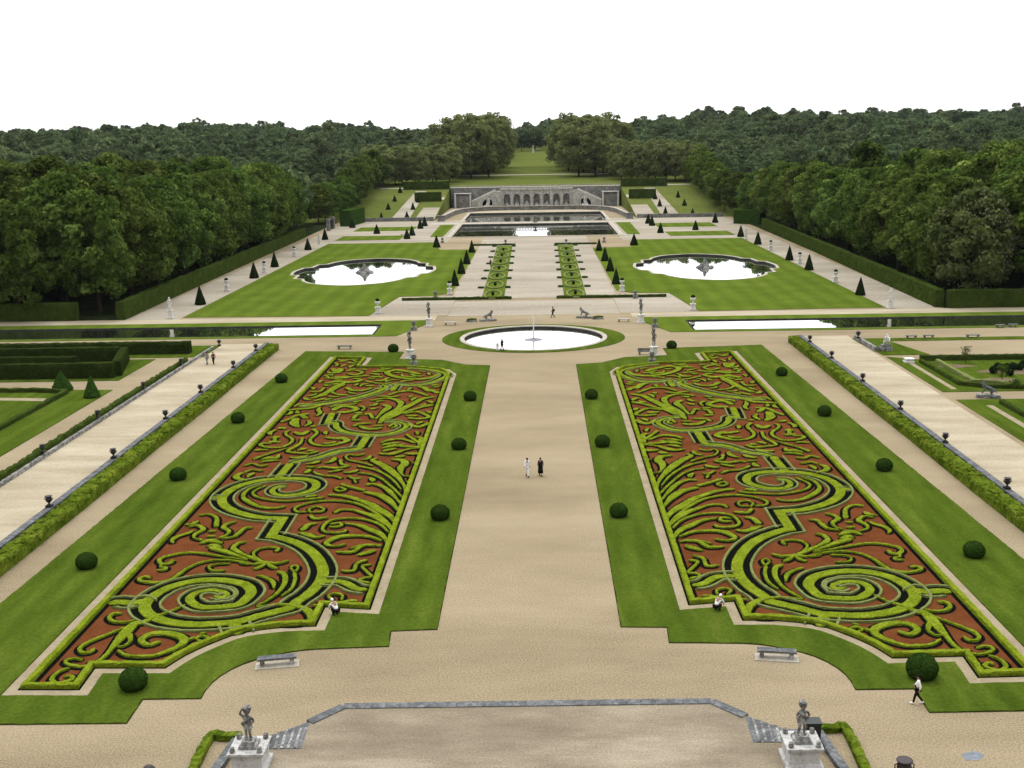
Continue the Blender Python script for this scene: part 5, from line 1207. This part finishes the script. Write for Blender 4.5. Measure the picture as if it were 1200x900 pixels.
for sx in (-1, 1):
    q = lambda a, b: (min(gx + sx * a, gx + sx * b), max(gx + sx * a, gx + sx * b))
    mb = MB(); x0, x1 = q(17.1, 41); box(mb, x0, x1, gy - .9, gy + .4, 0, 9.05); mb.build('side_wall', M['dark_stone'], gr, go)
    # stair wing rising towards the middle
    mb = MB(); prof = [(17.2, 0), (31.0, 0), (31.0, 2.6), (19.5, 7.8), (17.2, 7.8)]
    vs = [(gx + sx * a, yy, z) for yy in (gy - 4.2, gy - 1.0) for a, z in prof]; mb.add(vs, [(0, 1, 2, 3, 4), (9, 8, 7, 6, 5)] + [(i, (i + 1) % 5, 5 + (i + 1) % 5, 5 + i) for i in range(5)]); mb.build('stair_wing', M['facade_stone'], gr, go)
    mb = MB(); vs = [(gx + sx * a, yy, z) for yy in (gy - 4.45, gy - 3.9) for a, z in ((31.2, 2.7), (31.2, 3.5), (19.6, 8.75), (19.6, 7.95))]; mb.add(vs, [(0, 1, 2, 3), (7, 6, 5, 4), (0, 4, 5, 1), (1, 5, 6, 2), (2, 6, 7, 3), (3, 7, 4, 0)]); mb.build('stair_parapet', M['white_stone'], gr, go)
    # flat black panel painting the dark of a cave under the stair
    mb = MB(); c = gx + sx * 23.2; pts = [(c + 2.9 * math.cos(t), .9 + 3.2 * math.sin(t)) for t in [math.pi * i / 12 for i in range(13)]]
    mb.add([(x, gy - 4.24, z) for x, z in pts] + [(x, gy - 4.3, z) for x, z in pts], [tuple(range(13)), tuple(range(25, 12, -1))] + [(i, i + 1, 14 + i, 13 + i) for i in range(12)]); mb.build('cave_dark', M['coal_and_shade'], gr, go)
    for a, b in ((31.3, 31.9), (38.4, 39.2)): mb = MB(); x0, x1 = q(a, b); box(mb, x0, x1, gy - 5.6, gy - 4.8, 0, 6.6); mb.build('end_pier', M['white_stone'], gr, go)
    mb = MB(); x0, x1 = q(32, 38.3); box(mb, x0, x1, gy - 5.2, gy - 1, 0, 6.0); mb.build('end_block', M['dark_stone'], gr, go)
    mb = MB(); x0, x1 = q(31.2, 39.3); box(mb, x0, x1, gy - 5.7, gy - .95, 6.603, 7.0); mb.build('end_cornice', M['facade_stone'], gr, go)
    for k in range(5): mb = MB(); a = 17.8 + 2.7 * k; x0, x1 = q(a, a + .7); box(mb, x0, x1, gy - 4.6, gy - 4.203, 0, 7.4 - 1.0 * k); mb.build('pilaster', M['facade_stone'], gr, go)
    rg = empty('reclining_statue', (gx + sx * 23.2, gy - 5.4, 0), 'pale reclining river god statue before the cave under the %s grotto stair' % ('left' if sx < 0 else 'right'), 'statue', rz=R(sx * -90))
    mb = statue_mb('sit', False, False, 3.0, .6); mb.build('figure', M['white_stone'], rg, smooth=True)
    mb = MB(); rock_mb(mb, (0, 0, 0), 2.6, 2.0, 5 + sx); mb.build('rock_seat', M['facade_stone'], rg)
# curved parapet round the canal head
pp = [(-38, 464), (-37, 478), (-35, 503), (-30, 518), (-20, 526.5), (20, 526.5), (30, 518), (35, 503), (37, 478), (38, 464)]
mb = MB(); p = []
for a in (cr(pp[0:5], 1.5), cr(pp[4:6], 1.5)[1:], cr(pp[5:], 1.5)[1:]): p += a
strip(mb, p, .7, 0, 1.7); wl = mb.build('parapet_wall', M['dark_stone'], None, (0, 526, 0)); tag(wl, 'dark curved parapet wall with a pale coping round the far canal basin', 'parapet')
mb = MB(); strip(mb, p, 1.3, 1.703, 1.95); mb.build('coping', M['rim'], wl, (0, 526, 0))
for px, sd_ in ((517.5, 'left'), (737, 'right')):
    sx = -1 if sd_ == 'left' else 1; rt = empty('corner_block', (sx * 38, 461, 0), 'dark stone block ending the curved parapet on the %s' % sd_, 'pedestal'); pedestal_mb(2.6, 2.3).build('block', M['dark_stone'], rt)
mb = MB(); box(mb, -.8, .8, 446.4, 448, .03, 1.1); o = mb.build('pedestal_vase', M['dark_stone'], None, (0, 447, 0)); tag(o, 'small dark vase on the walk between the two far pools', 'urn'); mb = MB(); lathe(mb, [(.3, 1.1), (.25, 1.5), (.8, 2.2), (.7, 2.5), (.1, 2.5)], 14, (0, 447.2, 0)); mb.build('bowl', M['dark_stone'], o, (0, 447, 0))
# colossal statue at the top of the hill lawn
hx, hy = -2.0, 985.0; rt = empty('colossal_statue', (hx, hy, hz(hx, hy)), 'tall pale statue on a pedestal at the top of the far hill lawn', 'statue')
pedestal_mb(2.2, 2.6).build('pedestal', M['white_stone'], rt); statue_mb('contrap', False, False, 2.3, 2.6).build('figure', M['white_stone'], rt, smooth=True)
x, y, z = Gh(699, 205); rt = empty('small_kiosk', (x, y, z), 'small white figure on the lawn by the right hill grove', 'statue'); pedestal_mb(.9, 1.4).build('pedestal', M['white_stone'], rt); statue_mb('contrap', True, False, 1.6, 1.4).build('figure', M['white_stone'], rt)
rt.name = 'statue_on_lawn'
x, y = G(376, 272); rt = empty('gate_pavilion', (-76.0, 425, 0), 'pale stone gateway in the opening of the left tall hedge', 'gateway')
for sy in (-5, 5): mb = MB(); box(mb, -.6, .6, sy - .6, sy + .6, 0, 3.9); box(mb, -.8, .8, sy - .8, sy + .8, 3.903, 4.3); mb.build('gate_pier', M['stone'], rt)
mb = MB()
for k in range(11): box(mb, -.06, .06, -4.2 + k * .84 - .05, -4.2 + k * .84 + .05, .1, 3.4)
box(mb, -.07, .07, -4.38, 4.38, 3.4, 3.6); mb.build('gate_leaf', M['bronze'], rt)

# ------------------------------------------------------------------ trees
HAZE = 2.2e-5
def crown_mesh(name, seed, h, r, base, nclump, nleaf, leaf, m, rag=.2, shape='dome'):
    g_ = np.random.default_rng(seed); V = []; 
    C = []
    while len(C) < nclump:
        u = g_.normal(size=3); u /= np.linalg.norm(u)
        if u[2] < -.75: continue
        k = 1 - rag * g_.random() ** 1.5; hh = (h - base) / 2
        wob = 1 + .16 * math.sin(3 * math.atan2(u[1], u[0]) + seed) + .12 * math.sin(5 * math.atan2(u[1], u[0]) + 2 * seed + 3 * u[2])
        pr = (1 - abs(u[2]) ** 2.4 * .35) if shape == 'dome' else 1.0
        c = np.array([u[0] * r * k * pr * wob, u[1] * r * k * pr * wob, base + hh + u[2] * hh * k]); C.append((c, u, (0.15 + .13 * g_.random()) * r * 1.15))
    for _ in range(nclump // 4):     # inner foliage so the crown is not hollow
        u = g_.normal(size=3); u /= np.linalg.norm(u); k = .35 + .3 * g_.random(); hh = (h - base) / 2
        C.append((np.array([u[0] * r * k, u[1] * r * k, base + hh + u[2] * hh * k]), u, .28 * r))
    for c, u, cr_ in C:
        d = g_.normal(size=(nleaf, 3)); d += u * .55 + np.array([0, 0, .45]); d /= np.linalg.norm(d, axis=1)[:, None]
        p = c + d * cr_ * (g_.random((nleaf, 1)) ** .4) * np.array([1.15, 1.15, .85])
        n = d + g_.normal(size=(nleaf, 3)) * .55; n /= np.linalg.norm(n, axis=1)[:, None]
        a = np.cross(n, g_.normal(size=(nleaf, 3))); a /= np.linalg.norm(a, axis=1)[:, None]; b = np.cross(n, a)
        s = leaf * (.6 + .8 * g_.random((nleaf, 1)))
        V.append(np.stack([p - a * s, p + b * s * .62, p + a * s, p - b * s * .62], 1))
    V = np.concatenate(V).reshape(-1, 3); nf = len(V) // 4
    me = bpy.data.meshes.new(name); me.vertices.add(len(V)); me.vertices.foreach_set('co', V.astype(np.float32).ravel())
    me.loops.add(len(V)); me.loops.foreach_set('vertex_index', np.arange(len(V), dtype=np.int32))
    me.polygons.add(nf); me.polygons.foreach_set('loop_start', np.arange(0, len(V), 4, dtype=np.int32)); me.update(calc_edges=True); me.validate()
    me.materials.append(m); return me
def trunk_mesh(h, r, base, seed):
    mb = MB(); q = random.Random(seed); z = base + (h - base) * .45
    tube(mb, [(0, 0, 0), (.05, 0, base), (.1, .1, z * .7), (0, .1, z)], [.42, .33, .26, .12], 8)
    for k in range(6):
        a = k * 1.05 + q.random(); zb = base * .8 + (z - base) * .15 * k
        tube(mb, [(0, 0, zb), (math.cos(a) * r * .3, math.sin(a) * r * .3, zb + 1.8), (math.cos(a) * r * .62, math.sin(a) * r * .62, zb + 4.2)], [.2, .13, .05], 6)
    o = mb.build('trunk', M['bark'], None, (0, 0, 0)); me = o.data; bpy.data.objects.remove(o); return me
HI = [crown_mesh('crown', 10 + k, 23.0, 7.0 + .5 * (k % 3), 0.6, 105, 120, .40, M['leaf_a'], .22) for k in range(5)]
OL = [crown_mesh('crown', 30 + k, 22.0, 7.8, 0.8, 120, 95, .45, M['leaf_b'], .28, 'ball') for k in range(3)]
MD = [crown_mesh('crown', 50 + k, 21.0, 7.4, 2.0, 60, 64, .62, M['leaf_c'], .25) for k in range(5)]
TR = [trunk_mesh(23, 6.8, 4.0, k) for k in range(3)]
def tree(x, y, s, crown, label, group=None, cat='tree', name='tree', sq=1.0, z=None):
    z = hz(x, y) if z is None else z
    rt = empty(name, (x, y, z - .1), label, cat, group, rnd.uniform(0, 6.28)); rt.scale = (s * sq * rnd.uniform(.93, 1.07), s * sq * rnd.uniform(.93, 1.07), s)
    c = bpy.data.objects.new('crown', crown); COL.objects.link(c); c.parent = rt
    t = bpy.data.objects.new('trunk', rnd.choice(TR)); COL.objects.link(t); t.parent = rt
    return rt
taken = []; ntree = 0
def ok(x, y, d): return all((x - a) ** 2 + (y - b) ** 2 > d * d for a, b in taken)
ORD2 = ORD + ['thirteenth nearest', 'fourteenth nearest', 'fifteenth nearest', 'sixteenth nearest', 'seventeenth nearest', 'eighteenth nearest', 'nineteenth nearest', 'twentieth nearest', 'twenty-first nearest', 'twenty-second nearest', 'twenty-third nearest', 'twenty-fourth nearest', 'twenty-fifth nearest']
# front rows along the clipped hedges
for sx, sd_, x0, x1, y0, y1 in ((-1, 'left', -85.5, -86.5, 219, 388), (1, 'right', 86, 88.5, 219, 420)):
    n = 18 if sx < 0 else 21
    for k in range(n):
        if sx > 0 and k == 0: continue
        t = k / (n - 1); x = x0 + (x1 - x0) * t + rnd.uniform(-.8, .8); y = y0 + (y1 - y0) * t + rnd.uniform(-1.2, 1.2)
        hgt = (1.0 + rnd.uniform(-.06, .06)) * (1.05 if sx < 0 else .97)
        tree(x, y, hgt, HI[(k * 3 + (sx > 0)) % 5], 'tall dense green tree, %s along the %s alley hedge' % (ORD2[k], sd_), 'trees along the %s alley hedge' % sd_, sq=.98)
        taken.append((x, y)); ntree += 1
# flowering chestnut
ct = tree(84.6, 219.5, .93, crown_mesh('crown', 12, 23.0, 7.2, 0.6, 105, 120, .40, M['leaf_p'], .22), 'broad chestnut tree covered in pale blossom at the near corner of the right wood', None, name='chestnut_tree', sq=1.12); taken.append((84.6, 219.5)); ntree += 1
mb = MB()
for k in range(420):
    u = Vector((rnd.gauss(0, 1), rnd.gauss(0, 1), rnd.gauss(.2, 1))).normalized()
    if u.y > .5: continue
    a = math.atan2(u.y, u.x); p = Vector((u.x * 7.3, u.y * 7.3, 12.2 + u.z * 10.6)); lathe(mb, [(.12, 0), (.10, .15), (.03, .4)], 5, p)
mb.build('blossom', M['blossom'], ct)
tree(-116.5, 205.5, .30, crown_mesh('crown', 77, 21, 6, 2, 60, 40, .9, M['leaf_y'], .4), 'small fresh yellow green tree at the left picture edge before the tall hedge', name='young_tree')
# hill groves
GROVE = [('olive green tree in the grove closing the left side of the hill lawn', 'left hill grove', OL, 1.45, [(-26, 640), (-35, 630), (-33, 672), (-25, 690), (-43, 665), (-30, 715), (-39, 695), (-48, 650), (-26, 745), (-36, 735)]),
         ('olive green tree in the grove closing the right side of the hill lawn', 'right hill grove', OL, 1.40, [(24, 636), (33, 632), (28, 672), (20, 695), (39, 668), (24, 720), (35, 695), (42, 648), (21, 750), (32, 735)]),
         ('greyish olive tree of the low grove above the left grotto hedge', 'grove above the left grotto hedge', OL, .86, [(-50, 583), (-58, 577), (-67, 581), (-76, 575), (-53, 597), (-62, 594), (-72, 592), (-45, 604), (-82, 588)]),
         ('greyish olive tree of the low grove above the right grotto hedge', 'grove above the right grotto hedge', OL, .86, [(49, 584), (57, 578), (66, 582), (75, 576), (53, 598), (62, 595), (72, 593), (45, 605)])]
for lab, gp, prot, s, pts in GROVE:
    for k, (x, y) in enumerate(pts): tree(x, y, s * rnd.uniform(.93, 1.05), prot[k % 3], lab, gp); taken.append((x, y)); ntree += 1
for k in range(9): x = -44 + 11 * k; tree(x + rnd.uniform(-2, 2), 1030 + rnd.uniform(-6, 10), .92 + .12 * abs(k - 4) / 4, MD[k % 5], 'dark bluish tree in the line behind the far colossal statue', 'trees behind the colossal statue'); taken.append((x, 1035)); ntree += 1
# edges of the wood beside the slopes
for sx, sd_ in ((-1, 'left'), (1, 'right')):
    for k in range(17):
        y = 432 + 11.5 * k; x = sx * ((85 if y < 470 else 79 if y < 560 else 82) + rnd.uniform(-1.5, 1.5))
        if sx < 0 and y < 445: x = -93
        tree(x, y, (.74 if y < 640 else .84) * rnd.uniform(.92, 1.08), HI[(k * 2 + 1) % 5], 'green tree on the wood edge beside the %s slope, %s there' % (sd_, ORD2[k]), 'wood edge beside the %s slope' % sd_); taken.append((x, y)); ntree += 1
def free(x, y):
    ax = abs(x)
    if y < 465: return ax > 90
    if y < 600: return ax > 86
    if y < 660: return ax > 88 or (ax > 48 and y > 612)
    if y < 1025: return ax > (38 if y < 760 else 27)
    return True
# woodland behind, by distance: the largest stay trees, the rest is one forest
cand = []; cell = {}
def near(x, y, d):
    i, j = int(x // 12), int(y // 12)
    for a in range(i - 2, i + 3):
        for b in range(j - 2, j + 3):
            for p in cell.get((a, b), ()):
                if (p[0] - x) ** 2 + (p[1] - y) ** 2 < d * d: return True
    return False
for p in taken: cell.setdefault((int(p[0] // 12), int(p[1] // 12)), []).append(p)
for _ in range(52000):
    y = 210 + 1400 * rnd.random() ** .8; lim = .50 * y + 35; x = rnd.uniform(-lim, lim)
    if not free(x, y) or (abs(x) < 96 and y < 216): continue
    d = 9.0 if y < 450 else (11 if y < 800 else 15.5)
    if near(x, y, d): continue
    cell.setdefault((int(x // 12), int(y // 12)), []).append((x, y)); cand.append((x, y))
cand.sort(key=lambda p: p[0] ** 2 + p[1] ** 2)
N = 300 - ntree; rest = []
pal = None
for k, (x, y) in enumerate(cand):
    s = rnd.uniform(.85, 1.2) * (1.06 if y < 400 else .62 if abs(x) < 160 and 425 < y < 650 else .74 if abs(x) < 190 and 425 < y < 820 else .95)
    if k < N:
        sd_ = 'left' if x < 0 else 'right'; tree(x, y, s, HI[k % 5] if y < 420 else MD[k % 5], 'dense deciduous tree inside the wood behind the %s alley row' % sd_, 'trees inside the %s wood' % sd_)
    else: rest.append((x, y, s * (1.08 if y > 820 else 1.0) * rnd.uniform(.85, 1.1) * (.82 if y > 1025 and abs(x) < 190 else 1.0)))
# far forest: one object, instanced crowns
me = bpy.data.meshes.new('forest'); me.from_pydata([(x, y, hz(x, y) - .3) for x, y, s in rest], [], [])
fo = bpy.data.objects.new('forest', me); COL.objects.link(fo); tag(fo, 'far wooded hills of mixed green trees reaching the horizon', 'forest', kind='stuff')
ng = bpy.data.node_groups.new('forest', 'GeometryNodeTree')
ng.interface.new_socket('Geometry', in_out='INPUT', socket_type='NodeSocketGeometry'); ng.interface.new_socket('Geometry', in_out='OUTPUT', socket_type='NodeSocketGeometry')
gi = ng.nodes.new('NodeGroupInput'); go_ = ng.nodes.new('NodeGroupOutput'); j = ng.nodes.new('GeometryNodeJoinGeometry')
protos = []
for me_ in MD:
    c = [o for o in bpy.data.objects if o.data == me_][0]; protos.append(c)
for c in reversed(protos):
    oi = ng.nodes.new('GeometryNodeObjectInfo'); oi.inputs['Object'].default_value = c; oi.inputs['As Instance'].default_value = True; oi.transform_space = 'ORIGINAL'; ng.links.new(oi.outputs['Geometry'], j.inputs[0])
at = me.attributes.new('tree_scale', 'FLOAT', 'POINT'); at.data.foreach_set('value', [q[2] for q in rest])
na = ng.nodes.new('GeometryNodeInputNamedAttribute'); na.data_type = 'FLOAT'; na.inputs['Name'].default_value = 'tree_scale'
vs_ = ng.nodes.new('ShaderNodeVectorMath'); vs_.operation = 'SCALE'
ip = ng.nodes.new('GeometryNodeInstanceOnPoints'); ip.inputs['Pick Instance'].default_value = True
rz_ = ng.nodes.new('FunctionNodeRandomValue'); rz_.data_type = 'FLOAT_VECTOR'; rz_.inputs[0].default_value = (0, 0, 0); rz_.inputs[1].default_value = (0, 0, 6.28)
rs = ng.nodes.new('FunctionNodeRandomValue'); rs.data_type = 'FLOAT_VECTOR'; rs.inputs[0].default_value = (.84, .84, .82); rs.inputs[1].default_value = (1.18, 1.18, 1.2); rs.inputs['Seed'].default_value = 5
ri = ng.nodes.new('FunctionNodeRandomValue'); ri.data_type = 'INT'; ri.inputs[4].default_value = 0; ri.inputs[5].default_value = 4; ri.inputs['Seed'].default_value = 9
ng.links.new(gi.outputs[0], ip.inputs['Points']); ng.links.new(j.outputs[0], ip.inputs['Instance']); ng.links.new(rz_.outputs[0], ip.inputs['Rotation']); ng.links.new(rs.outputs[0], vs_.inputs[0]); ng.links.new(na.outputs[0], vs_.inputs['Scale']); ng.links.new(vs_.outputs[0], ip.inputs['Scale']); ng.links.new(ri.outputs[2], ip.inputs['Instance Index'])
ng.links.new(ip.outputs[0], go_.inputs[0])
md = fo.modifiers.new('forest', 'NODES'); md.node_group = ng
# thin air: the far wood pales a little
hb = MB(); box(hb, -1250, 1250, -95, 1790, -4, 85); hm = bpy.data.materials.new('haze'); hm.use_nodes = True; t_ = hm.node_tree; t_.nodes.clear()
ho = t_.nodes.new('ShaderNodeOutputMaterial'); pv = t_.nodes.new('ShaderNodeVolumePrincipled'); pv.inputs['Color'].default_value = (.86, .93, 1, 1); pv.inputs['Density'].default_value = HAZE; t_.links.new(pv.outputs[0], ho.inputs['Volume'])
tag(hb.build('haze', hm), kind='stuff')
